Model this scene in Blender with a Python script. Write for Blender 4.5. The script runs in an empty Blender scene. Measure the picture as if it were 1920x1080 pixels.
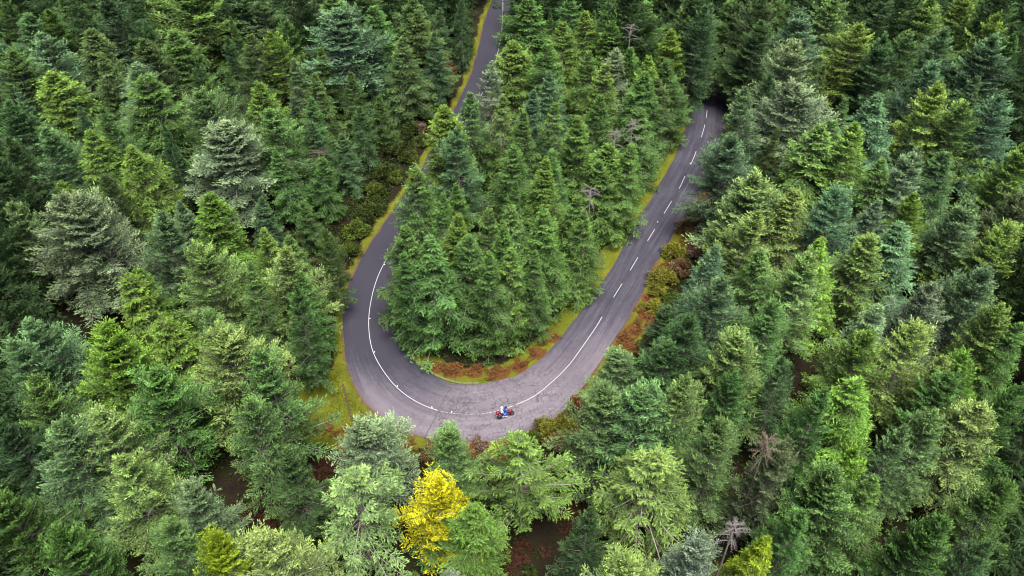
import bpy, math, random
import numpy as np
from mathutils import Vector, Matrix
R_ = math.radians
scene = bpy.context.scene

# ------------------------------------------------------------------ camera, sky, sun, exposure
cam_d = bpy.data.cameras.new('camera'); cam = bpy.data.objects.new('camera', cam_d)
scene.collection.objects.link(cam); scene.camera = cam
cam_d.lens = 28.125; cam_d.sensor_width = 36.0; cam_d.clip_start = 0.5; cam_d.clip_end = 6000
cam.location = (0, 0, 75); cam.rotation_euler = (R_(46), 0, 0)      # a drone 75 m up, looking 44 degrees down

SUN_EL, SUN_AZ = 74, 150                                             # degrees; azimuth clockwise from +Y
world = bpy.data.worlds.new('World'); scene.world = world; world.use_nodes = True
wn = world.node_tree.nodes; wl = world.node_tree.links
sky = wn.new('ShaderNodeTexSky'); sky.sky_type = 'NISHITA'; sky.sun_disc = False
sky.sun_elevation = R_(SUN_EL); sky.sun_rotation = R_(SUN_AZ)
sky.air_density = 0.9; sky.dust_density = 4.0; sky.ozone_density = 0.6; sky.altitude = 900
wn['Background'].inputs['Strength'].default_value = 0.05
wl.new(sky.outputs[0], wn['Background'].inputs['Color'])
sun_d = bpy.data.lights.new('sun', 'SUN'); sun = bpy.data.objects.new('sun', sun_d); scene.collection.objects.link(sun)
sun_d.energy = 4.5; sun_d.angle = R_(32); sun_d.color = (1.0, 0.985, 0.95)
sun.rotation_euler = (R_(90 - SUN_EL), 0, R_(180 - SUN_AZ)); sun.location = (0, -40, 120)
scene.view_settings.view_transform = 'Standard'; scene.view_settings.look = 'None'
scene.view_settings.exposure = 1.38; scene.view_settings.gamma = 1.0
scene.cycles.max_bounces = 2; scene.cycles.diffuse_bounces = 1; scene.cycles.glossy_bounces = 1
scene.cycles.filter_width = 1.15
# ------------------------------------------------------------------ the place in metres
# centreline x, y, width to the inner edge, width to the outer edge (metres)
ROAD = [
(-1.5,289.64,3.2,3.39),(-1.51,288.95,3.21,3.39),(-1.51,288,3.21,3.38),(-1.51,287,3.21,3.37),(-1.52,286,3.22,3.36),(-1.52,285,3.22,3.35),
(-1.53,284,3.23,3.34),(-1.53,283,3.23,3.33),(-1.54,282,3.24,3.32),(-1.54,280.99,3.24,3.31),(-1.55,279.99,3.25,3.3),(-1.55,278.99,3.25,3.29),
(-1.56,277.99,3.26,3.28),(-1.56,276.99,3.26,3.27),(-1.57,275.99,3.26,3.26),(-1.57,274.99,3.27,3.25),(-1.58,273.99,3.27,3.24),(-1.58,272.99,3.28,3.23),
(-1.59,271.99,3.28,3.22),(-1.59,270.99,3.29,3.21),(-1.6,269.99,3.29,3.2),(-1.6,268.99,3.3,3.19),(-1.61,267.99,3.3,3.18),(-1.61,266.99,3.31,3.17),
(-1.62,265.99,3.31,3.16),(-1.62,264.99,3.32,3.15),(-1.63,263.99,3.32,3.14),(-1.63,262.98,3.32,3.12),(-1.64,261.98,3.33,3.11),(-1.64,260.98,3.33,3.1),
(-1.65,259.98,3.34,3.09),(-1.65,258.98,3.34,3.08),(-1.66,257.98,3.35,3.07),(-1.66,256.98,3.35,3.06),(-1.67,255.98,3.36,3.05),(-1.67,254.98,3.36,3.04),
(-1.68,253.98,3.37,3.03),(-1.68,252.98,3.37,3.02),(-1.69,251.98,3.37,3.01),(-1.69,250.98,3.38,3),(-1.69,249.98,3.38,2.99),(-1.7,248.98,3.39,2.98),
(-1.7,247.98,3.39,2.97),(-1.71,246.98,3.4,2.96),(-1.72,245.98,3.4,2.95),(-1.72,244.97,3.41,2.94),(-1.73,243.97,3.41,2.93),(-1.73,242.97,3.42,2.92),
(-1.74,241.97,3.42,2.91),(-1.74,240.97,3.43,2.9),(-1.75,239.97,3.43,2.89),(-1.75,238.97,3.43,2.88),(-1.76,237.97,3.44,2.87),(-1.76,236.97,3.44,2.86),
(-1.77,235.97,3.45,2.85),(-1.77,234.97,3.45,2.84),(-1.78,233.97,3.46,2.83),(-1.78,232.97,3.46,2.82),(-1.79,231.97,3.47,2.81),(-1.79,230.97,3.47,2.8),
(-1.8,229.97,3.48,2.79),(-1.81,228.97,3.48,2.78),(-1.81,227.97,3.49,2.77),(-1.82,226.96,3.49,2.76),(-1.82,225.96,3.49,2.75),(-1.83,224.96,3.5,2.74),
(-1.84,223.96,3.5,2.73),(-1.85,222.96,3.51,2.72),(-1.85,221.96,3.51,2.71),(-1.86,220.96,3.52,2.7),(-1.87,219.96,3.52,2.69),(-1.87,218.96,3.53,2.68),
(-1.88,217.96,3.53,2.67),(-1.89,216.96,3.54,2.66),(-1.9,215.96,3.54,2.65),(-1.91,214.96,3.55,2.64),(-1.91,213.96,3.55,2.63),(-1.92,212.96,3.55,2.62),
(-1.93,211.96,3.56,2.61),(-1.94,210.96,3.56,2.6),(-1.95,209.96,3.57,2.59),(-1.95,208.95,3.57,2.57),(-1.96,207.95,3.58,2.56),(-1.97,206.95,3.58,2.55),
(-1.98,205.95,3.59,2.54),(-1.98,204.95,3.59,2.53),(-1.99,203.95,3.6,2.52),(-2,202.95,3.6,2.51),(-2.01,201.95,3.61,2.5),(-2.01,200.95,3.61,2.49),
(-2.02,199.95,3.61,2.48),(-2.03,198.95,3.62,2.47),(-2.03,197.95,3.62,2.46),(-2.04,196.95,3.63,2.45),(-2.05,195.95,3.63,2.44),(-2.05,194.95,3.64,2.43),
(-2.06,193.95,3.64,2.42),(-2.06,192.95,3.65,2.41),(-2.07,191.95,3.65,2.4),(-2.07,190.95,3.66,2.39),(-2.08,189.94,3.66,2.38),(-2.08,188.94,3.66,2.37),
(-2.08,187.94,3.67,2.36),(-2.09,186.94,3.67,2.35),(-2.09,185.94,3.68,2.34),(-2.09,184.94,3.68,2.33),(-2.09,183.94,3.69,2.32),(-2.09,182.94,3.69,2.31),
(-2.08,181.94,3.7,2.3),(-2.08,180.94,3.7,2.29),(-2.07,179.94,3.71,2.28),(-2.07,178.94,3.71,2.27),(-2.06,177.94,3.72,2.26),(-2.05,176.94,3.72,2.25),
(-2.04,175.94,3.72,2.24),(-2.03,174.94,3.73,2.23),(-2.02,173.94,3.73,2.22),(-2,172.94,3.74,2.21),(-1.99,171.93,3.74,2.2),(-1.98,170.93,3.75,2.19),
(-1.97,169.93,3.75,2.18),(-1.96,168.93,3.73,2.18),(-1.96,167.93,3.68,2.2),(-1.95,166.93,3.58,2.25),(-1.95,165.93,3.44,2.33),(-1.94,164.93,3.25,2.44),
(-1.94,163.93,3.03,2.58),(-1.93,162.93,2.81,2.74),(-1.93,161.93,2.59,2.9),(-1.93,160.93,2.39,3.07),(-1.93,159.93,2.21,3.23),(-1.93,158.93,2.05,3.38),
(-1.94,157.93,1.9,3.52),(-1.96,156.93,1.77,3.64),(-1.98,155.93,1.65,3.73),(-2,154.93,1.54,3.8),(-2.04,153.93,1.44,3.85),(-2.07,152.93,1.36,3.87),
(-2.12,151.93,1.29,3.89),(-2.17,150.93,1.25,3.9),(-2.22,149.93,1.23,3.91),(-2.28,148.93,1.24,3.92),(-2.35,147.93,1.25,3.93),(-2.42,146.93,1.28,3.94),
(-2.51,145.94,1.31,3.94),(-2.61,144.94,1.34,3.94),(-2.71,143.95,1.38,3.93),(-2.81,142.95,1.41,3.93),(-2.92,141.96,1.44,3.92),(-3.03,140.96,1.47,3.91),
(-3.14,139.97,1.5,3.9),(-3.27,138.97,1.53,3.88),(-3.42,137.99,1.56,3.85),(-3.58,137,1.6,3.81),(-3.76,136.01,1.63,3.77),(-3.94,135.03,1.66,3.72),
(-4.14,134.05,1.69,3.67),(-4.33,133.07,1.72,3.62),(-4.54,132.09,1.75,3.57),(-4.74,131.11,1.78,3.52),(-4.95,130.13,1.81,3.46),(-5.16,129.15,1.85,3.42),
(-5.38,128.18,1.88,3.39),(-5.6,127.2,1.91,3.37),(-5.82,126.22,1.94,3.37),(-6.04,125.25,1.97,3.37),(-6.26,124.27,2,3.39),(-6.49,123.3,2.03,3.4),
(-6.72,122.32,2.07,3.4),(-6.96,121.35,2.1,3.4),(-7.2,120.38,2.13,3.39),(-7.46,119.41,2.16,3.37),(-7.72,118.45,2.19,3.35),(-7.98,117.48,2.22,3.32),
(-8.24,116.52,2.25,3.29),(-8.5,115.55,2.29,3.27),(-8.75,114.58,2.32,3.25),(-9,113.61,2.35,3.24),(-9.23,112.64,2.38,3.25),(-9.45,111.66,2.41,3.26),
(-9.65,110.68,2.44,3.28),(-9.85,109.7,2.47,3.3),(-10.04,108.72,2.51,3.33),(-10.24,107.74,2.54,3.36),(-10.45,106.76,2.57,3.38),(-10.67,105.78,2.6,3.41),
(-10.9,104.81,2.63,3.43),(-11.16,103.84,2.66,3.44),(-11.42,102.88,2.69,3.46),(-11.69,101.92,2.73,3.47),(-11.97,100.96,2.76,3.47),(-12.26,100,2.79,3.48),
(-12.55,99.04,2.82,3.48),(-12.85,98.09,2.85,3.48),(-13.15,97.13,2.88,3.48),(-13.46,96.18,2.91,3.49),(-13.78,95.23,2.95,3.5),(-14.1,94.28,2.98,3.51),
(-14.42,93.34,3.01,3.52),(-14.75,92.39,3.04,3.53),(-15.07,91.44,3.07,3.53),(-15.4,90.5,3.1,3.52),(-15.72,89.55,3.13,3.51),(-16.04,88.6,3.16,3.49),
(-16.35,87.65,3.2,3.48),(-16.66,86.7,3.23,3.47),(-16.95,85.74,3.26,3.46),(-17.24,84.78,3.29,3.46),(-17.51,83.82,3.32,3.45),(-17.76,82.85,3.35,3.45),
(-17.99,81.88,3.38,3.45),(-18.2,80.9,3.42,3.45),(-18.37,79.92,3.45,3.46),(-18.5,78.92,3.48,3.47),(-18.6,77.93,3.51,3.48),(-18.67,76.93,3.54,3.49),
(-18.7,75.93,3.57,3.48),(-18.72,74.93,3.6,3.45),(-18.71,73.93,3.64,3.39),(-18.67,72.93,3.67,3.32),(-18.6,71.93,3.7,3.25),(-18.48,70.94,3.73,3.18),
(-18.32,69.95,3.76,3.14),(-18.13,68.97,3.78,3.14),(-17.9,68,3.79,3.18),(-17.62,67.04,3.79,3.27),(-17.28,66.1,3.78,3.4),(-16.87,65.19,3.77,3.54),
(-16.4,64.31,3.77,3.69),(-15.89,63.45,3.79,3.82),(-15.35,62.61,3.83,3.93),(-14.79,61.79,3.89,4.01),(-14.17,61,3.96,4.07),(-13.5,60.26,4.04,4.1),
(-12.78,59.57,4.1,4.12),(-12.01,58.94,4.16,4.12),(-11.19,58.36,4.2,4.11),(-10.33,57.86,4.23,4.1),(-9.43,57.43,4.24,4.08),(-8.5,57.08,4.25,4.06),
(-7.54,56.81,4.25,4.06),(-6.56,56.64,4.25,4.06),(-5.57,56.58,4.26,4.07),(-4.57,56.58,4.27,4.08),(-3.57,56.65,4.26,4.08),(-2.59,56.8,4.24,4.07),
(-1.63,57.07,4.2,4.04),(-0.71,57.44,4.14,3.99),(0.21,57.84,4.06,3.94),(1.11,58.27,3.97,3.89),(1.97,58.77,3.87,3.84),(2.78,59.35,3.76,3.78),
(3.51,60.02,3.66,3.69),(4.2,60.75,3.56,3.58),(4.88,61.48,3.46,3.45),(5.55,62.22,3.37,3.31),(6.19,62.99,3.29,3.19),(6.79,63.79,3.22,3.08),
(7.36,64.61,3.15,2.99),(7.89,65.46,3.09,2.93),(8.4,66.32,3.04,2.88),(8.91,67.18,3,2.85),(9.41,68.04,2.96,2.84),(9.92,68.91,2.94,2.85),
(10.43,69.77,2.91,2.89),(10.91,70.65,2.87,2.94),(11.36,71.54,2.83,2.99),(11.8,72.44,2.77,3.05),(12.24,73.34,2.71,3.09),(12.69,74.23,2.64,3.12),
(13.15,75.12,2.57,3.14),(13.61,76,2.51,3.13),(14.08,76.89,2.46,3.09),(14.55,77.77,2.43,3.02),(15.02,78.66,2.41,2.92),(15.49,79.54,2.4,2.81),
(15.95,80.43,2.42,2.71),(16.41,81.32,2.44,2.63),(16.86,82.21,2.47,2.59),(17.31,83.1,2.51,2.58),(17.76,84,2.56,2.6),(18.21,84.89,2.61,2.64),
(18.66,85.78,2.66,2.67),(19.11,86.68,2.71,2.69),(19.57,87.57,2.75,2.7),(20.03,88.46,2.79,2.7),(20.49,89.35,2.82,2.7),(20.95,90.23,2.85,2.72),
(21.41,91.12,2.88,2.74),(21.86,92.01,2.91,2.78),(22.32,92.9,2.93,2.82),(22.78,93.79,2.96,2.86),(23.24,94.68,2.98,2.9),(23.7,95.57,3,2.94),
(24.16,96.46,3.02,2.97),(24.62,97.34,3.04,2.99),(25.09,98.23,3.05,3.02),(25.55,99.12,3.06,3.04),(25.98,100.02,3.05,3.06),(26.4,100.93,3.03,3.08),
(26.79,101.85,3.01,3.1),(27.18,102.77,2.98,3.12),(27.58,103.69,2.95,3.14),(27.99,104.6,2.92,3.16),(28.41,105.51,2.89,3.19),(28.81,106.43,2.88,3.22),
(29.19,107.35,2.87,3.26),(29.56,108.28,2.88,3.31),(29.93,109.21,2.9,3.36),(30.28,110.15,2.92,3.4),(30.64,111.08,2.95,3.43),(30.99,112.02,2.97,3.45),
(31.34,112.96,2.98,3.46),(31.68,113.9,2.99,3.46),(32.01,114.84,3,3.45),(32.33,115.79,3,3.45),(32.65,116.74,3,3.44),(32.94,117.7,3,3.44),
(33.22,118.66,2.99,3.44),(33.48,119.62,2.99,3.43),(33.73,120.59,2.99,3.43),(33.97,121.56,2.99,3.43),(34.19,122.54,2.99,3.43),(34.4,123.52,2.99,3.42),
(34.58,124.5,2.99,3.42),(34.74,125.49,2.99,3.42),(34.89,126.48,2.99,3.41),(35.02,127.47,2.99,3.41),(35.13,128.46,2.99,3.41),(35.24,129.46,2.99,3.4),
(35.34,130.45,2.99,3.4),(35.44,131.45,2.99,3.4),(35.53,132.44,2.99,3.39),(35.62,133.44,2.99,3.39),(35.7,134.44,2.99,3.39),(35.77,135.44,2.99,3.38),
(35.84,136.44,2.98,3.38),(35.89,137.43,2.98,3.38),(35.94,138.43,2.98,3.38),(35.98,139.43,2.98,3.37),(36.01,140.43,2.98,3.37),(36.04,141.43,2.98,3.37),
(36.06,142.43,2.98,3.36),(36.08,143.43,2.98,3.36),(36.09,144.43,2.98,3.36),(36.11,145.44,2.98,3.35),(36.12,146.44,2.98,3.35),(36.12,147.44,2.98,3.35),
(36.13,148.44,2.98,3.34),(36.13,149.44,2.98,3.34),(36.13,150.44,2.98,3.34),(36.13,151.44,2.98,3.33),(36.13,152.44,2.98,3.33),(36.13,153.44,2.98,3.33),
(36.13,154.44,2.97,3.33),(36.12,155.44,2.97,3.32),(36.12,156.44,2.97,3.32),(36.11,157.44,2.97,3.32),(36.1,158.44,2.97,3.31),(36.1,159.44,2.97,3.31),
(36.09,160.44,2.97,3.31),(36.08,161.44,2.97,3.3),(36.07,162.44,2.97,3.3),(36.06,163.45,2.97,3.3),(36.05,164.45,2.97,3.29),(36.04,165.45,2.97,3.29),
(36.04,166.45,2.97,3.29),(36.03,167.45,2.97,3.28),(36.02,168.45,2.97,3.28),(36.01,169.45,2.97,3.28),(35.99,170.45,2.97,3.27),(35.98,171.45,2.97,3.27),
(35.97,172.45,2.96,3.27),(35.96,173.45,2.96,3.27),(35.94,174.45,2.96,3.26),(35.93,175.45,2.96,3.26),(35.91,176.45,2.96,3.26),(35.9,177.45,2.96,3.25),
(35.88,178.45,2.96,3.25),(35.86,179.45,2.96,3.25),(35.84,180.45,2.96,3.24),(35.82,181.45,2.96,3.24),(35.8,182.45,2.96,3.24),(35.78,183.45,2.96,3.23),
(35.76,184.46,2.96,3.23),(35.74,185.46,2.96,3.23),(35.72,186.46,2.96,3.22),(35.7,187.46,2.96,3.22),(35.68,188.46,2.96,3.22),(35.66,189.46,2.96,3.22),
(35.63,190.46,2.96,3.21),(35.61,191.46,2.95,3.21),(35.59,192.46,2.95,3.21),(35.57,193.46,2.95,3.2),(35.54,194.46,2.95,3.2),(35.52,195.46,2.95,3.2),
(35.5,196.46,2.95,3.19),(35.47,197.46,2.95,3.19),(35.45,198.46,2.95,3.19),(35.43,199.46,2.95,3.18),(35.41,200.46,2.95,3.18),(35.38,201.46,2.95,3.18),
(35.36,202.46,2.95,3.17),(35.34,203.46,2.95,3.17),(35.31,204.46,2.95,3.17),(35.29,205.46,2.95,3.17),(35.27,206.46,2.95,3.16),(35.25,207.46,2.95,3.16),
(35.23,208.46,2.95,3.16),(35.21,209.46,2.94,3.15),(35.18,210.46,2.94,3.15),(35.16,211.46,2.94,3.15),(35.14,212.46,2.94,3.14),(35.12,213.46,2.94,3.14),
(35.1,214.46,2.94,3.14),(35.08,215.47,2.94,3.13),(35.06,216.47,2.94,3.13),(35.05,217.47,2.94,3.13),(35.03,218.47,2.94,3.12),(35.01,219.47,2.94,3.12),
(34.99,220.47,2.94,3.12),(34.98,221.47,2.94,3.11),(34.96,222.47,2.94,3.11),(34.94,223.47,2.94,3.11),(34.93,224.47,2.94,3.11),(34.91,225.47,2.94,3.1),
(34.89,226.47,2.94,3.1),(34.88,227.47,2.93,3.1),(34.86,228.47,2.93,3.09),(34.85,229.47,2.93,3.09),(34.83,230.47,2.93,3.09),(34.81,231.47,2.93,3.08),
(34.8,232.47,2.93,3.08),(34.78,233.47,2.93,3.08),(34.77,234.47,2.93,3.07),(34.75,235.47,2.93,3.07),(34.74,236.47,2.93,3.07),(34.72,237.47,2.93,3.06),
(34.71,238.48,2.93,3.06),(34.7,239.48,2.93,3.06),(34.68,240.48,2.93,3.06),(34.67,241.48,2.93,3.05),(34.65,242.48,2.93,3.05),(34.64,243.48,2.93,3.05),
(34.62,244.48,2.93,3.04),(34.61,245.48,2.92,3.04),(34.6,246.48,2.92,3.04),(34.58,247.48,2.92,3.03),(34.57,248.48,2.92,3.03),(34.55,249.48,2.92,3.03),
(34.54,250.48,2.92,3.02),(34.53,251.48,2.92,3.02),(34.51,252.48,2.92,3.02),(34.5,253.48,2.92,3.01),(34.48,254.48,2.92,3.01),(34.47,255.48,2.92,3.01),
(34.46,256.48,2.92,3.01),(34.44,257.48,2.92,3),(34.43,258.48,2.92,3),(34.42,259.49,2.92,3),(34.4,260.49,2.92,2.99),(34.39,261.49,2.92,2.99),
(34.38,262.49,2.92,2.99),(34.36,263.49,2.91,2.98),(34.35,264.49,2.91,2.98),(34.34,265.49,2.91,2.98),(34.32,266.49,2.91,2.97),(34.31,267.49,2.91,2.97),
(34.3,268.49,2.91,2.97),(34.28,269.49,2.91,2.96),(34.27,270.49,2.91,2.96),(34.26,271.49,2.91,2.96),(34.24,272.49,2.91,2.95),(34.23,273.49,2.91,2.95),
(34.21,274.49,2.91,2.95),(34.2,275.49,2.91,2.95),(34.19,276.49,2.91,2.94),(34.17,277.49,2.91,2.94),(34.16,278.49,2.91,2.94),(34.15,279.5,2.91,2.93),
(34.13,280.5,2.91,2.93),(34.12,281.5,2.9,2.93),(34.11,282.5,2.9,2.92),(34.09,283.5,2.9,2.92),(34.08,284.5,2.9,2.92),(34.06,285.5,2.9,2.91),
(34.05,286.5,2.9,2.91),(34.04,287.5,2.9,2.91),(34.02,288.49,2.9,2.91),(34.01,289.34,2.9,2.9),]
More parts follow.
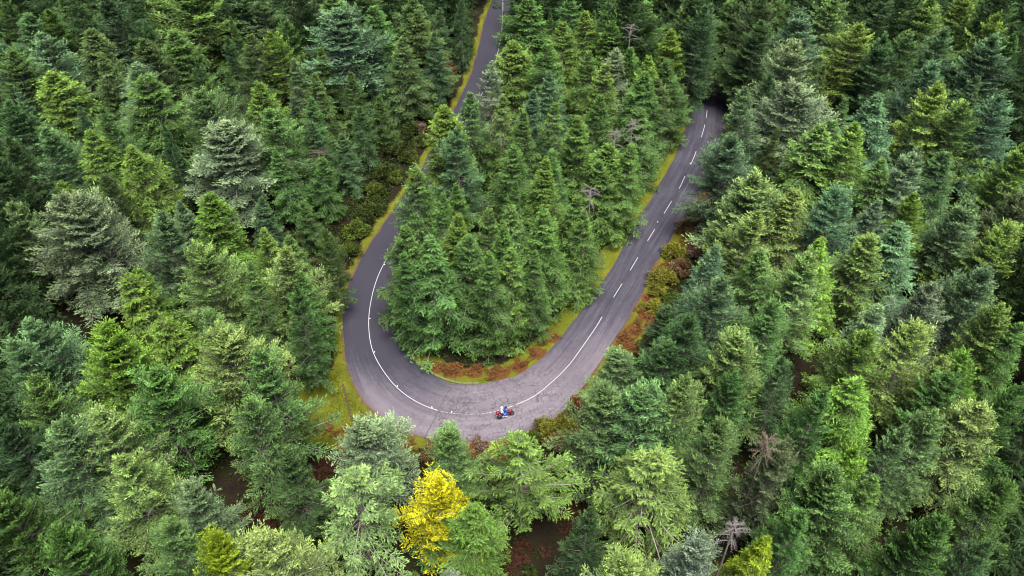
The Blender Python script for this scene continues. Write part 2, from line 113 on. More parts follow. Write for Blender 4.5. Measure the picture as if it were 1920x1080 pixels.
# x, y, height, crown radius, foliage colour, habit, label
TREES = [
(-84.59,129.09,16.8,4.53,'G','f',"mid green shaggy fir, first from the forest's left edge in the second row down"),
(-76.23,125.89,16.8,4.3,'S','f',"fresh green shaggy fir, second from the forest's left edge in the second row down"),
(-72.78,115.86,16.8,6.92,'B','f',"blue-green shaggy fir, first from the forest's left edge in the fourth row down"),
(-78.09,114.12,16.8,4.77,'B','f',"blue-green shaggy fir, first from the forest's left edge in the fifth row down"),
(-67.11,105.01,16.8,5.91,'Y','s',"yellow-green spire-shaped spruce, first from the forest's left edge in the sixth row down"),
(-75.42,110.75,16.8,6.84,'K','f',"dull olive shaggy fir, second from the forest's left edge in the fifth row down"),
(-66.88,119.08,16.4,5.65,'K','s',"dull olive spire-shaped spruce, third from the forest's left edge in the fourth row down"),
(-62.18,112.47,15.7,4.51,'K','s',"dull olive spire-shaped spruce, third from the forest's left edge in the fifth row down"),
(-74,131.98,16.8,7.22,'K','o',"dull olive open-branched fir, first from the forest's left edge in the top row"),
(-67.83,131.14,16.8,6.21,'D','f',"dark green shaggy fir, second from the forest's left edge in the top row"),
(-55.92,106.88,16.8,5.48,'B','s',"blue-green spire-shaped spruce, second from the forest's left edge in the sixth row down"),
(-52.13,102.73,16.8,6.86,'G','s',"mid green spire-shaped spruce, third from the forest's left edge in the sixth row down"),
(-59.94,132.61,16.8,6.58,'Y','f',"yellow-green shaggy fir, third from the forest's left edge in the top row"),
(-53.43,129.13,19,9,'Y','r','tall bright yellow-green conifer, brightest crown of the top left forest'),
(-56.7,115.16,16.8,6.63,'K','f',"dull olive shaggy fir, fourth from the forest's left edge in the fourth row down"),
(-41.7,99.07,16.8,6.28,'M','f',"pale green shaggy fir, fifth from the forest's left edge in the seventh row down"),
(-39.02,91.72,16.8,7.82,'P','f','pale silvery-blue shaggy fir, fourth from mid-photo on the left side, eighth row down'),
(-45.13,105.44,15,2.94,'L','s',"short mossy green spire-shaped spruce, fourth from the forest's left edge in the sixth row down"),
(-47.03,132.4,16.8,7.69,'D','f',"dark green shaggy fir, fifth from the forest's left edge in the top row"),
(-43.3,131.14,16.8,5.55,'K','o','dull olive open-branched fir, fourth from mid-photo on the left side, top row'),
(-40.6,115.86,16.8,4.88,'K','s','dull olive spire-shaped spruce, fourth from mid-photo on the left side, fourth row down'),
(-35.85,117.63,16.8,4.9,'L','f','mossy green shaggy fir, third from mid-photo on the left side, fourth row down'),
(-37.53,121.66,16.8,4.2,'G','f','mid green shaggy fir, third from mid-photo on the left side, third row down'),
(-37.06,105.12,15.4,4.33,'L','s','short mossy green spire-shaped spruce, third from mid-photo on the left side, sixth row down'),
(-35.32,130.73,16.8,6.19,'X','o',"greyish open-branched fir, fourth from the forest's left edge in the second row down"),
(-29.47,100.36,15.4,3.53,'G','s','short mid green spire-shaped spruce, third from mid-photo on the left side, seventh row down'),
(-29.92,106.96,15.7,3.95,'K','s','dull olive spire-shaped spruce, second from mid-photo on the left side, sixth row down'),
(-31.88,94.9,16.8,6.12,'G','f','mid green shaggy fir, fourth from mid-photo on the left side, seventh row down'),
(-29.59,114.16,15.7,3.82,'L','s','mossy green spire-shaped spruce, third from mid-photo on the left side, fifth row down'),
(-26.73,120.09,19,10.11,'B','f','huge blue-green shaggy fir with long layered boughs beside the left road'),
(-61.36,91.2,16.8,4.93,'B','f',"blue-green shaggy fir, second from the forest's left edge in the eighth row down"),
(-55.71,90.15,16.1,5.08,'L','s',"mossy green spire-shaped spruce, third from the forest's left edge in the eighth row down"),
(-49.5,88.89,16.1,5.17,'L','s',"mossy green spire-shaped spruce, fourth from the forest's left edge in the eighth row down"),
(-69.19,95.99,16.8,5.35,'D','f',"dark green shaggy fir, first from the forest's left edge in the seventh row down"),
(-66.2,89.02,16.1,3.59,'D','f',"dark green shaggy fir, first from the forest's left edge in the eighth row down"),
(-54.69,95.44,16.8,4.38,'G','f',"mid green shaggy fir, fourth from the forest's left edge in the seventh row down"),
(-57.73,82.38,14,3.16,'L','s',"short mossy green spire-shaped spruce, first from the forest's left edge in the ninth row down"),
(-30.61,131.56,16.8,5.63,'G','s','mid green spire-shaped spruce, third from mid-photo on the left side, top row'),
(-80.29,125.09,16.1,6.23,'D','s',"dark green spire-shaped spruce, first from the forest's left edge in the third row down"),
(-53.6,120.18,15.7,5.32,'G','s',"mid green spire-shaped spruce, fifth from the forest's left edge in the fourth row down"),
(-21.75,126.68,16.8,4.86,'G','s','mid green spire-shaped spruce, fourth from mid-photo on the left side, second row down'),
(-25.63,131.98,16.8,6.14,'G','r','mid green round-topped conifer, second from mid-photo on the left side, top row'),
(-16.99,130.32,16.8,5.6,'K','s','dull olive spire-shaped spruce, third from mid-photo on the left side, second row down'),
(-14.92,128.24,16.1,4.91,'K','s','dull olive spire-shaped spruce, second from mid-photo on the left side, second row down'),
(-9.14,136.5,15,2.2,'D','s','short dark green spire-shaped spruce, first from mid-photo on the left side, top row'),
(-18.11,118.37,15.7,4.51,'K','s','dull olive spire-shaped spruce, second from mid-photo on the left side, fourth row down'),
(-12.96,123.67,14,2.97,'D','s','short dark green spire-shaped spruce, first from mid-photo on the left side, fourth row down'),
(2.84,129.09,16.8,6.67,'S','s','fresh green spire-shaped spruce, first from left in the top row inside the hairpin'),
(0.16,114.12,16.8,6.15,'T','s','yellow-tipped green spire-shaped spruce, first from left in the second row down inside the hairpin'),
(8.12,120.18,16.8,5.91,'T','s','yellow-tipped green spire-shaped spruce, third from left in the top row inside the hairpin'),
(5.54,113.78,16.8,4.53,'S','s','fresh green spire-shaped spruce, third from left in the second row down inside the hairpin'),
(13.65,125.1,16.8,5.76,'T','s','yellow-tipped green spire-shaped spruce, sixth from left in the top row inside the hairpin'),
(11.32,131.14,16.8,4.82,'G','s','mid green spire-shaped spruce, fourth from left in the top row inside the hairpin'),
(16.32,130.73,16.8,4.97,'G','s','mid green spire-shaped spruce, seventh from left in the top row inside the hairpin'),
(22.55,127.47,16.8,4.88,'G','s','mid green spire-shaped spruce, tenth from left in the top row inside the hairpin'),
(15.58,121.66,16.1,4.13,'S','s','fresh green spire-shaped spruce, eighth from left in the top row inside the hairpin'),
(25.36,118.35,16.8,4.65,'T','s','yellow-tipped green spire-shaped spruce, tenth from left in the second row down inside the hairpin'),
(28.22,123.18,16.8,4.77,'G','s','mid green spire-shaped spruce, twelfth from left in the top row inside the hairpin'),
(12.23,113.13,16.1,3.94,'S','s','fresh green spire-shaped spruce, fifth from left in the second row down inside the hairpin'),
(15.42,114.15,16.1,4.85,'X','s','greyish spire-shaped spruce, sixth from left in the second row down inside the hairpin'),
(19.48,114.85,15.7,3.25,'G','s','mid green spire-shaped spruce, eighth from left in the second row down inside the hairpin'),
(13.01,107.19,16.8,4.51,'T','s','yellow-tipped green spire-shaped spruce, seventh from left in the third row down inside the hairpin'),
(20.18,109.44,16.8,4.71,'T','s','yellow-tipped green spire-shaped spruce, ninth from left in the second row down inside the hairpin'),
(18.87,104.73,16.4,5,'S','s','fresh green spire-shaped spruce, eighth from left in the third row down inside the hairpin'),
(-3.47,108.15,16.8,4.15,'P','o','pale silvery-blue open-branched fir overlapping the white line of the upper left road'),
(6.25,104.7,16.8,4.16,'B','s','blue-green spire-shaped spruce, fifth from left in the third row down inside the hairpin'),
(2.29,102.08,15.7,3.43,'B','s','blue-green spire-shaped spruce, fourth from left in the third row down inside the hairpin'),
(-1.26,98.79,16.8,4.42,'T','d','yellow-tipped green drooping spruce, third from left in the third row down inside the hairpin'),
(-5.66,99.07,16.8,3.75,'S','s','fresh green spire-shaped spruce, first from left in the third row down inside the hairpin'),
(5.36,96.96,16.8,4.5,'S','d','fresh green drooping spruce, fourth from left in the fourth row down inside the hairpin'),
(11.15,98.79,16.8,4.02,'S','s','fresh green spire-shaped spruce, sixth from left in the third row down inside the hairpin'),
(8.9,92.59,17.2,4.24,'S','s','fresh green spire-shaped spruce, fifth from left in the fourth row down inside the hairpin'),
(1.09,94.45,16.1,3.79,'S','s','fresh green spire-shaped spruce, third from left in the fourth row down inside the hairpin'),
(-9.23,94.58,17.2,5.08,'T','s','yellow-tipped green spire-shaped spruce, first from left in the fourth row down inside the hairpin'),
(-7.28,89.67,16.8,5.04,'B','f','blue-green shaggy fir, second from left in the fourth row down inside the hairpin'),
(-11.97,82.08,16.4,4.21,'S','s','fresh green spire-shaped spruce, first from left in the sixth row down inside the hairpin'),
(-6.62,80.83,15.7,2.75,'S','s','fresh green spire-shaped spruce, third from left in the sixth row down inside the hairpin'),
(0.34,86.11,16.8,4.69,'S','s','fresh green spire-shaped spruce, first from left in the fifth row down inside the hairpin'),
(3.98,82.03,16.8,3.84,'L','s','mossy green spire-shaped spruce, second from left in the fifth row down inside the hairpin'),
(6.17,86.09,16.1,2.97,'S','s','fresh green spire-shaped spruce, third from left in the fifth row down inside the hairpin'),
(-0.33,80.72,15.7,2.75,'S','s','fresh green spire-shaped spruce, fourth from left in the sixth row down inside the hairpin'),
(12.21,89.84,14.7,5,'S','s','short fresh green spire-shaped spruce, fourth from left in the fifth row down inside the hairpin'),
(17.57,100.22,13.8,4.81,'S','d','short fresh green drooping spruce, sixth from left in the fourth row down inside the hairpin'),
(22.2,108.6,13.7,4.15,'K','s','short dull olive spire-shaped spruce, ninth from left in the third row down inside the hairpin'),
(25.05,111.6,14.9,4.55,'K','s','short dull olive spire-shaped spruce, tenth from left in the third row down inside the hairpin'),
(29.76,128.48,16.8,7.13,'K','s','dull olive spire-shaped spruce, thirteenth from left in the top row inside the hairpin'),
(31.95,131.98,16.8,5.64,'D','f','dark green shaggy fir, seventeenth from left in the top row inside the hairpin'),
(40.5,136.58,14,6.98,'K','s','short dull olive spire-shaped spruce, first from mid-photo on the right side, top row'),
(44.52,133.25,16.8,6.17,'K','s','dull olive spire-shaped spruce, fourth from mid-photo on the right side, top row'),
(47.86,123.94,16.8,6.61,'B','f','blue-green shaggy fir, third from mid-photo on the right side, second row down'),
(42.21,112.42,16.8,6.2,'P','f','pale silvery-blue shaggy fir, second from mid-photo on the right side, fourth row down'),
(53.2,128.68,16.8,6.45,'M','f',"pale green shaggy fir, fourth from the forest's right edge in the top row"),
(54.75,118.35,16.8,6.98,'Y','f','yellow-green shaggy fir, first from mid-photo on the right side, third row down'),
(56.85,114.12,16.8,4.81,'D','r','dark green round-topped conifer, fourth from mid-photo on the right side, third row down'),
(60.86,117.63,16.8,5.06,'D','f',"dark green shaggy fir, fourth from the forest's right edge in the third row down"),
(69.21,127.87,16.8,7.02,'Y','r',"yellow-green round-topped conifer, fourth from the forest's right edge in the second row down"),
(63.21,131.56,16.8,5.63,'D','s',"dark green spire-shaped spruce, third from the forest's right edge in the top row"),
(76.37,131.14,16.8,6.14,'Y','f',"yellow-green shaggy fir, second from the forest's right edge in the top row"),
(82.12,131.56,16.8,5.62,'G','f',"mid green shaggy fir, first from the forest's right edge in the top row"),
(76.78,121.29,16.8,5.32,'Y','r',"yellow-green round-topped conifer, second from the forest's right edge in the second row down"),
(68.08,116.92,16.8,4.48,'B','f',"blue-green shaggy fir, third from the forest's right edge in the third row down"),
(73.68,114.12,16.8,6.2,'B','r',"blue-green round-topped conifer, second from the forest's right edge in the third row down"),
(78.06,115.86,16.8,5.01,'G','f',"mid green shaggy fir, first from the forest's right edge in the third row down"),
(61.24,107.51,16.8,4.82,'B','f',"blue-green shaggy fir, third from the forest's right edge in the fourth row down"),
(40.89,101.69,16.8,7.76,'P','f','pale silvery-blue shaggy fir, third from mid-photo on the right side, fourth row down'),
(50.41,97.94,16.8,5.59,'B','s','blue-green spire-shaped spruce, fourth from mid-photo on the right side, fifth row down'),
(60.35,99.93,16.8,6.13,'Y','r',"yellow-green round-topped conifer, fourth from the forest's right edge in the fifth row down"),
(62.64,97.1,16.8,5.19,'G','f',"mid green shaggy fir, third from the forest's right edge in the fifth row down"),
(67.78,97.1,16.8,5.75,'B','f',"blue-green shaggy fir, first from the forest's right edge in the fifth row down"),
(40.93,90.95,16.8,5.7,'Y','s','yellow-green spire-shaped spruce, third from mid-photo on the right side, sixth row down'),
(45.05,89.67,16.8,5.84,'Y','f','yellow-green shaggy fir, fourth from mid-photo on the right side, sixth row down'),
(44.3,93.69,15.7,4.06,'G','s','mid green spire-shaped spruce, second from mid-photo on the right side, fifth row down'),
(50.43,83.63,16.8,5.14,'P','f',"pale silvery-blue shaggy fir, third from the forest's right edge in the seventh row down"),
(32.92,98.74,17.2,4.9,'B','f','blue-green shaggy fir, first from mid-photo on the right side, fifth row down'),
(29.31,87.93,16.8,4.76,'B','f','blue-green shaggy fir, first from mid-photo on the right side, sixth row down'),
(64.92,85.99,16.8,4.75,'Y','r',"yellow-green round-topped conifer, first from the forest's right edge in the sixth row down"),
(68.35,105.07,16.1,4.6,'D','s',"dark green spire-shaped spruce, second from the forest's right edge in the fourth row down"),
(55.68,86.09,16.1,4.5,'D','s',"dark green spire-shaped spruce, third from the forest's right edge in the sixth row down"),
(47.73,84.95,15.7,4.47,'G','s',"mid green spire-shaped spruce, fourth from the forest's right edge in the seventh row down"),
(-58.34,74.33,16.8,4.4,'M','f',"pale green shaggy fir, first from the forest's left edge in the tenth row down"),
(-52.38,72.75,17.9,5.69,'P','f',"pale silvery-blue shaggy fir, second from the forest's left edge in the tenth row down"),
(-49.01,73.54,17.9,5.96,'P','f',"pale silvery-blue shaggy fir, third from the forest's left edge in the ninth row down"),
(-55.76,80.48,15,3.23,'L','s',"short mossy green spire-shaped spruce, second from the forest's left edge in the ninth row down"),
(-41.74,72.93,16.8,4.95,'B','f',"blue-green shaggy fir, third from the forest's left edge in the tenth row down"),
(-38.92,76.79,15.4,3.03,'B','s',"short blue-green spire-shaped spruce, fourth from the forest's left edge in the tenth row down"),
(-35.87,75.04,16.8,5.26,'L','s','mossy green spire-shaped spruce, fourth from mid-photo on the left side, ninth row down'),
(-34.69,66.81,16.8,5.07,'Z','f',"pale yellowish shaggy fir, fifth from the forest's left edge in the tenth row down"),
(-25.71,68.09,16.1,4.84,'Z','f','pale yellowish shaggy fir, third from mid-photo on the left side, tenth row down'),
(-29.29,72,15,3.49,'L','s','short mossy green spire-shaped spruce, fourth from mid-photo on the left side, tenth row down'),
(-40.48,64.03,15.4,3.28,'L','s',"short mossy green spire-shaped spruce, third from the forest's left edge in the eleventh row down"),
(-39.94,60.43,16.8,4.91,'L','d',"mossy green drooping spruce, second from the forest's left edge in the eleventh row down"),
(-23.2,60.59,15.5,3.02,'G','f','short mid green shaggy fir, second from mid-photo on the left side, eleventh row down'),
(-29.15,64.84,15,3.09,'S','s','short fresh green spire-shaped spruce, third from mid-photo on the left side, eleventh row down'),
(-30.7,57.55,15.4,3.13,'G','s',"short mid green spire-shaped spruce, fifth from the forest's left edge in the eleventh row down"),
(-34.47,55.41,16.8,4.79,'L','d',"mossy green drooping spruce, fourth from the forest's left edge in the eleventh row down"),
(-28.12,53.5,17.5,6.11,'Z','f','pale yellowish shaggy fir, fourth from mid-photo on the left side, eleventh row down'),
(-40.23,52.75,16.8,5.07,'V','r','bright lime round-topped conifer, brightest crown of the left forest'),
(-47.37,55.78,16.8,5.21,'B','f',"blue-green shaggy fir, first from the forest's left edge in the eleventh row down"),
(-49.03,53.03,16.8,3.74,'B','f',"blue-green shaggy fir, second from the forest's left edge in the twelfth row down"),
(-34.4,48.68,16.8,5.87,'G','r','mid green round-topped conifer, fourth from mid-photo on the left side, twelfth row down'),
(-23.34,49.03,17.2,4.71,'G','r','mid green round-topped conifer, second from mid-photo on the left side, twelfth row down'),
(-24.62,46.11,16.4,4.6,'G','f','mid green shaggy fir, third from mid-photo on the left side, twelfth row down'),
(-11.54,71.42,16.4,5.02,'S','s','fresh green spire-shaped spruce, first from left in the seventh row down inside the hairpin'),
(-11.38,67.28,15.4,3.36,'S','s','short fresh green spire-shaped spruce, first from left in the bottom row inside the hairpin'),
(-9.21,68.13,16.4,5.98,'S','d','fresh green drooping spruce at the very front of the hairpin island'),
(-6.8,72.73,16.8,3.93,'T','s','yellow-tipped green spire-shaped spruce, second from left in the seventh row down inside the hairpin'),
(-5.28,68.59,16.4,3.82,'S','s','fresh green spire-shaped spruce, third from left in the bottom row inside the hairpin'),
(-8.61,77.11,16.1,3.26,'S','s','fresh green spire-shaped spruce, second from left in the sixth row down inside the hairpin'),
(-2.91,74.33,15.4,2.86,'S','s','short fresh green spire-shaped spruce, third from left in the seventh row down inside the hairpin'),
(0,73.22,16.8,4.29,'S','d','fresh green drooping spruce, fifth from left in the seventh row down inside the hairpin'),
(-1.34,70.84,16.4,3.44,'S','s','fresh green spire-shaped spruce, fourth from left in the seventh row down inside the hairpin'),
(3.87,73.92,16.8,4.53,'S','s','fresh green spire-shaped spruce, sixth from left in the seventh row down inside the hairpin'),
(-2.96,66.64,16.1,3.55,'S','s','fresh green spire-shaped spruce, fourth from left in the bottom row inside the hairpin'),
(-0.48,67.96,15.2,4.51,'S','d','short fresh green drooping spruce, fifth from left in the bottom row inside the hairpin'),
(7.78,80.75,13.8,4.63,'S','d','short fresh green drooping spruce, fifth from left in the sixth row down inside the hairpin'),
(12.54,87.78,13.7,3.78,'S','s','short fresh green spire-shaped spruce, fifth from left in the fifth row down inside the hairpin'),
(2.44,68.84,14.5,2.72,'S','s','short fresh green spire-shaped spruce, sixth from left in the bottom row inside the hairpin'),
(12.12,56.32,11,4.12,'M','f','short pale green fir leaning over the outer road edge after the bend'),
(30.07,78.93,16.8,6.72,'Z','r','pale yellowish round-topped conifer, first from mid-photo on the right side, seventh row down'),
(33.96,77.43,16.8,4.71,'Z','s','pale yellowish spire-shaped spruce, second from mid-photo on the right side, seventh row down'),
(26.81,72.34,16.8,4.93,'Z','f','pale yellowish shaggy fir, first from mid-photo on the right side, eighth row down'),
(22.26,67.91,16.1,3.73,'B','s','blue-green spire-shaped spruce, second from mid-photo on the right side, ninth row down'),
(39.42,76.38,16.8,5.08,'B','f','blue-green shaggy fir, third from mid-photo on the right side, seventh row down'),
(43.18,76.74,15.7,3.5,'X','s','greyish spire-shaped spruce, fourth from mid-photo on the right side, seventh row down'),
(47.94,75.34,16.8,4.16,'L','f',"mossy green shaggy fir, second from the forest's right edge in the seventh row down"),
(54.42,74.83,16.8,5.02,'B','f',"blue-green shaggy fir, third from the forest's right edge in the eighth row down"),
(45.05,70.41,16.8,5.28,'B','s','blue-green spire-shaped spruce, fourth from mid-photo on the right side, eighth row down'),
(55.44,69.46,16.8,4.83,'Y','f',"yellow-green shaggy fir, second from the forest's right edge in the eighth row down"),
(60.08,75.96,16.8,5.06,'X','f',"greyish shaggy fir, first from the forest's right edge in the seventh row down"),
(34.8,67.62,16.8,4.16,'V','s','bright lime spire-shaped spruce, second from mid-photo on the right side, eighth row down'),
(39.96,68.9,16.8,5.22,'Y','s','yellow-green spire-shaped spruce, third from mid-photo on the right side, eighth row down'),
(32.44,64.6,16.8,4.74,'Z','f',"pale yellowish shaggy fir, fourth from the forest's right edge in the ninth row down"),
(44.05,61.57,16.8,4.72,'X','f',"greyish shaggy fir, third from the forest's right edge in the ninth row down"),
(22.37,61.57,16.8,4.02,'B','f','blue-green shaggy fir, third from mid-photo on the right side, ninth row down'),
(58.08,71.66,16.1,4.07,'B','s',"blue-green spire-shaped spruce, first from the forest's right edge in the eighth row down"),
(50.48,62.06,16.8,4.33,'B','f',"blue-green shaggy fir, second from the forest's right edge in the ninth row down"),
(50.85,58.06,16.8,3.99,'Y','f',"yellow-green shaggy fir, first from the forest's right edge in the ninth row down"),
(26.63,57.14,16.8,4.04,'G','f','mid green shaggy fir, fourth from mid-photo on the right side, tenth row down'),
(38.3,57.84,16.1,3.45,'P','s',"pale silvery-blue spire-shaped spruce, third from the forest's right edge in the tenth row down"),
(34.71,53.45,16.8,4.14,'Y','f',"yellow-green shaggy fir, fourth from the forest's right edge in the tenth row down"),
(40.12,53.88,16.8,4.69,'Z','f',"pale yellowish shaggy fir, second from the forest's right edge in the tenth row down"),
(21.96,53.88,16.8,5.16,'Z','f','pale yellowish shaggy fir, third from mid-photo on the right side, tenth row down'),
(18.8,56.13,16.4,3.51,'D','f','dark green shaggy fir, second from mid-photo on the right side, tenth row down'),
(44.45,51.08,16.8,3.68,'V','f',"bright lime shaggy fir, first from the forest's right edge in the eleventh row down"),
(41.57,50.54,16.8,3.34,'Z','f',"pale yellowish shaggy fir, second from the forest's right edge in the eleventh row down"),
(51.84,56.07,15.7,3.09,'G','s',"mid green spire-shaped spruce, first from the forest's right edge in the tenth row down"),
(15.88,55.28,14,3.36,'D','f','short dark green shaggy fir, first from mid-photo on the right side, tenth row down'),
(28.69,67.41,15.7,4.51,'G','s','mid green spire-shaped spruce, fourth from mid-photo on the right side, ninth row down'),
(17.71,62.26,12,3.14,'D','f','short dark green shaggy fir, first from mid-photo on the right side, ninth row down'),
(-44.53,46.51,16.8,4.3,'G','r',"mid green round-topped conifer, third from the forest's left edge in the twelfth row down"),
(-45.9,44.55,16.8,3.4,'D','f',"dark green shaggy fir, first from the forest's left edge in the twelfth row down"),
(-40.07,41.4,16.8,4.76,'M','f',"pale green shaggy fir, second from the forest's left edge in the thirteenth row down"),
(-36.78,42.89,16.8,4.27,'Z','f',"pale yellowish shaggy fir, third from the forest's left edge in the thirteenth row down"),
(-33.5,38.98,16.8,5.01,'Z','f',"pale yellowish shaggy fir, fourth from the forest's left edge in the thirteenth row down"),
(-27.49,37.42,16.4,3.53,'P','f',"pale silvery-blue shaggy fir, fifth from the forest's left edge in the thirteenth row down"),
(-42.03,35.86,16.8,4.16,'G','r',"mid green round-topped conifer, first from the forest's left edge in the thirteenth row down"),
(-23.54,30.83,16.8,3.46,'O','r','golden-green conifer at the bottom edge left of the dark hollow'),
(-19.78,31.55,16.8,4.98,'Z','f',"pale yellowish shaggy fir, fourth from the forest's left edge in the bottom row"),
(-13.33,45.57,14,5.02,'P','f','pale silvery-blue shaggy fir beside the grassy clearing at the bend'),
(-14,37.63,16.4,5.31,'Z','o','pale yellowish open-branched fir just left of the golden yellow tree'),
(-6.72,39.26,12,4.49,'A','r','golden yellow round-topped conifer, the only all-yellow crown, below the bend'),
(-5.78,44.95,13,3.55,'M','f','pale green shaggy fir poking over the road edge, above the golden tree'),
(0.95,42,16.4,5.53,'Y','o','yellow-green open-branched fir with bare grey trunk showing, directly below the motorcycle'),
(-3.75,36.79,12,3.71,'L','s','short mossy green spruce growing against the golden yellow tree'),
(-4.78,29.69,16.1,2.94,'I','f','silvery shaggy fir directly below the golden yellow tree'),
(9.67,47.41,15.4,4.68,'M','f','short pale green shaggy fir, first from mid-photo on the right side, twelfth row down'),
(13.43,47.52,16.8,5.43,'M','f','pale green shaggy fir, second from mid-photo on the right side, eleventh row down'),
(11.91,40.06,16.8,6.51,'Y','o','large yellow-green open-branched fir, right of the dark hollow below the bend'),
(9.5,29.94,16.8,4.24,'Z','f','pale yellowish shaggy fir, third from mid-photo on the right side, bottom row'),
(16.41,47.52,16.8,3.68,'Z','f','pale yellowish shaggy fir, third from mid-photo on the right side, eleventh row down'),
(18.66,42.54,16.8,3.41,'M','f','pale green shaggy fir, second from mid-photo on the right side, twelfth row down'),
(22.81,40.53,16.4,3.13,'X','f','greyish shaggy fir, third from mid-photo on the right side, thirteenth row down'),
(33.01,47.78,16.8,4.58,'V','s','bright lime spire-shaped spruce, tallest pale spire of the lower right forest'),
(28.66,46.14,16.8,3.45,'G','f','mid green shaggy fir, third from mid-photo on the right side, twelfth row down'),
(29.45,39.74,16.8,3.46,'V','r',"bright lime round-topped conifer, third from the forest's right edge in the thirteenth row down"),
(27.77,37.19,16.8,4.22,'M','r',"pale green round-topped conifer, fourth from the forest's right edge in the thirteenth row down"),
(34.58,42.23,16.4,3.18,'M','f','pale green shaggy fir, fourth from mid-photo on the right side, twelfth row down'),
(37.73,43.12,16.8,3.72,'M','f',"pale green shaggy fir, fourth from the forest's right edge in the twelfth row down"),
(43.36,45.4,16.8,4.75,'Z','f',"pale yellowish shaggy fir, second from the forest's right edge in the twelfth row down"),
(31.14,36.57,16.8,3.09,'G','s',"mid green spire-shaped spruce, second from the forest's right edge in the thirteenth row down"),
(20.03,32.66,16.8,2.89,'O','s','golden-green spruce at the bottom edge, right of the silvery fir'),
(14.86,31.83,16.8,3.33,'I','f','silvery round bushy fir at the bottom edge, left of a golden-green spruce'),
(41.53,46.89,16.8,4.32,'G','f',"mid green shaggy fir, third from the forest's right edge in the twelfth row down"),
(45.64,46.14,16.8,3.6,'G','f',"mid green shaggy fir, first from the forest's right edge in the twelfth row down"),
(41.42,36.67,16.8,3.67,'G','f',"mid green shaggy fir, first from the forest's right edge in the thirteenth row down"),
(2.53,30.15,15,1.98,'G','f','short mid green shaggy fir, first from mid-photo on the right side, bottom row'),
(-8.47,30.32,15,2.32,'G','f','short mid green shaggy fir, fourth from mid-photo on the left side, bottom row'),
(-28.15,32.39,16.4,3.69,'G','f',"mid green shaggy fir, second from the forest's left edge in the bottom row"),
(-36.27,31.73,16.8,3.66,'G','r',"mid green round-topped conifer, first from the forest's left edge in the bottom row"),
(23.82,34.72,15.7,3.1,'G','f','mid green shaggy fir, fourth from mid-photo on the right side, thirteenth row down'),
(33.42,33.13,16.8,3.37,'G','r',"mid green round-topped conifer, second from the forest's right edge in the bottom row"),
(37.11,31.73,16.8,2.99,'D','f',"dark green shaggy fir, first from the forest's right edge in the bottom row"),
(21.39,49.28,16.1,3.16,'G','f','mid green shaggy fir, fourth from mid-photo on the right side, eleventh row down'),
(26.98,50.93,15.7,2.81,'D','f',"dark green shaggy fir, fourth from the forest's right edge in the eleventh row down"),
(6.21,34.93,15.4,2.77,'D','f','short dark green shaggy fir, second from mid-photo on the right side, bottom row'),
(-19.92,40.96,15,3.31,'D','f','short dark green shaggy fir, fourth from mid-photo on the left side, thirteenth row down'),
(-22.21,73.21,13,2.2,'K','f','short dull olive shaggy fir, first from mid-photo on the left side, tenth row down'),
(-23.62,66.1,14,2.75,'S','s','short fresh green spire-shaped spruce, first from mid-photo on the left side, eleventh row down'),
(-6.22,38.36,7.6,4.2,'G','r','short mid green round-topped conifer, third from mid-photo on the left side, bottom row'),
(18.26,117.7,14,3.4,'S','s','short fresh green spire-shaped spruce, seventh from left in the second row down inside the hairpin'),
(15.47,89.43,14.5,3.4,'S','s','short fresh green spire-shaped spruce, seventh from left in the fifth row down inside the hairpin'),
(13.17,88.69,13.5,3.4,'S','s','short fresh green spire-shaped spruce, sixth from left in the fifth row down inside the hairpin'),
(8.97,75.67,14,3.4,'S','s','short fresh green spire-shaped spruce, seventh from left in the seventh row down inside the hairpin'),
(28.63,118.98,20,4.6,'D','f','dark green shaggy fir, fifteenth from left in the top row inside the hairpin'),
(39.06,120.35,17,5.4,'D','f','dark green shaggy fir, second from mid-photo on the right side, second row down'),
(29.89,124.4,20,5.6,'D','f','dark green shaggy fir, sixteenth from left in the top row inside the hairpin'),
(39.85,125.79,18,5.6,'K','f','dull olive shaggy fir, first from mid-photo on the right side, second row down'),
(-24.21,98.73,10,2.6,'D','s','short dark green spire-shaped spruce, first from mid-photo on the left side, eighth row down'),
(-27.14,92.28,11,2.8,'G','s','short mid green spire-shaped spruce, first from mid-photo on the left side, ninth row down'),
(-27.89,85.42,9,2.4,'K','s','short dull olive spire-shaped spruce, second from mid-photo on the left side, ninth row down'),
(-22.71,105.09,11,2.8,'D','s','short dark green spire-shaped spruce, second from mid-photo on the left side, seventh row down'),
(-28.55,78.75,8,2.2,'S','s','short fresh green spire-shaped spruce, second from mid-photo on the left side, tenth row down'),
(-20.67,110.82,10,2.6,'K','s','short dull olive spire-shaped spruce, first from mid-photo on the left side, seventh row down'),
(-31.28,90.08,13,3,'G','s','short mid green spire-shaped spruce, third from mid-photo on the left side, eighth row down'),
(-28.15,98.06,13,3,'D','s','short dark green spire-shaped spruce, second from mid-photo on the left side, eighth row down'),
(30.48,131.92,20,5.4,'D','f','dark green shaggy fir, fourteenth from left in the top row inside the hairpin'),
(41.27,134.02,19,5.2,'D','f','dark green shaggy fir, third from mid-photo on the right side, top row'),
(30.66,141.57,19,5,'K','f','dull olive shaggy fir, eleventh from left in the top row inside the hairpin'),
(41.84,143.34,20,5,'D','f','dark green shaggy fir, second from mid-photo on the right side, top row'),
(86.66,134.29,10.9,1.81,'D','s',"short dark green spire-shaped spruce, first from the forest's right edge in the second row down"),
(-46.14,125.97,15,1.92,'K','s','short dull olive spire-shaped spruce, fourth from mid-photo on the left side, third row down'),
(6.83,134.81,11.9,1.94,'S','s','short fresh green spire-shaped spruce, second from left in the top row inside the hairpin'),
(-59.47,123.79,15,2.63,'D','f',"short dark green shaggy fir, fourth from the forest's left edge in the third row down"),
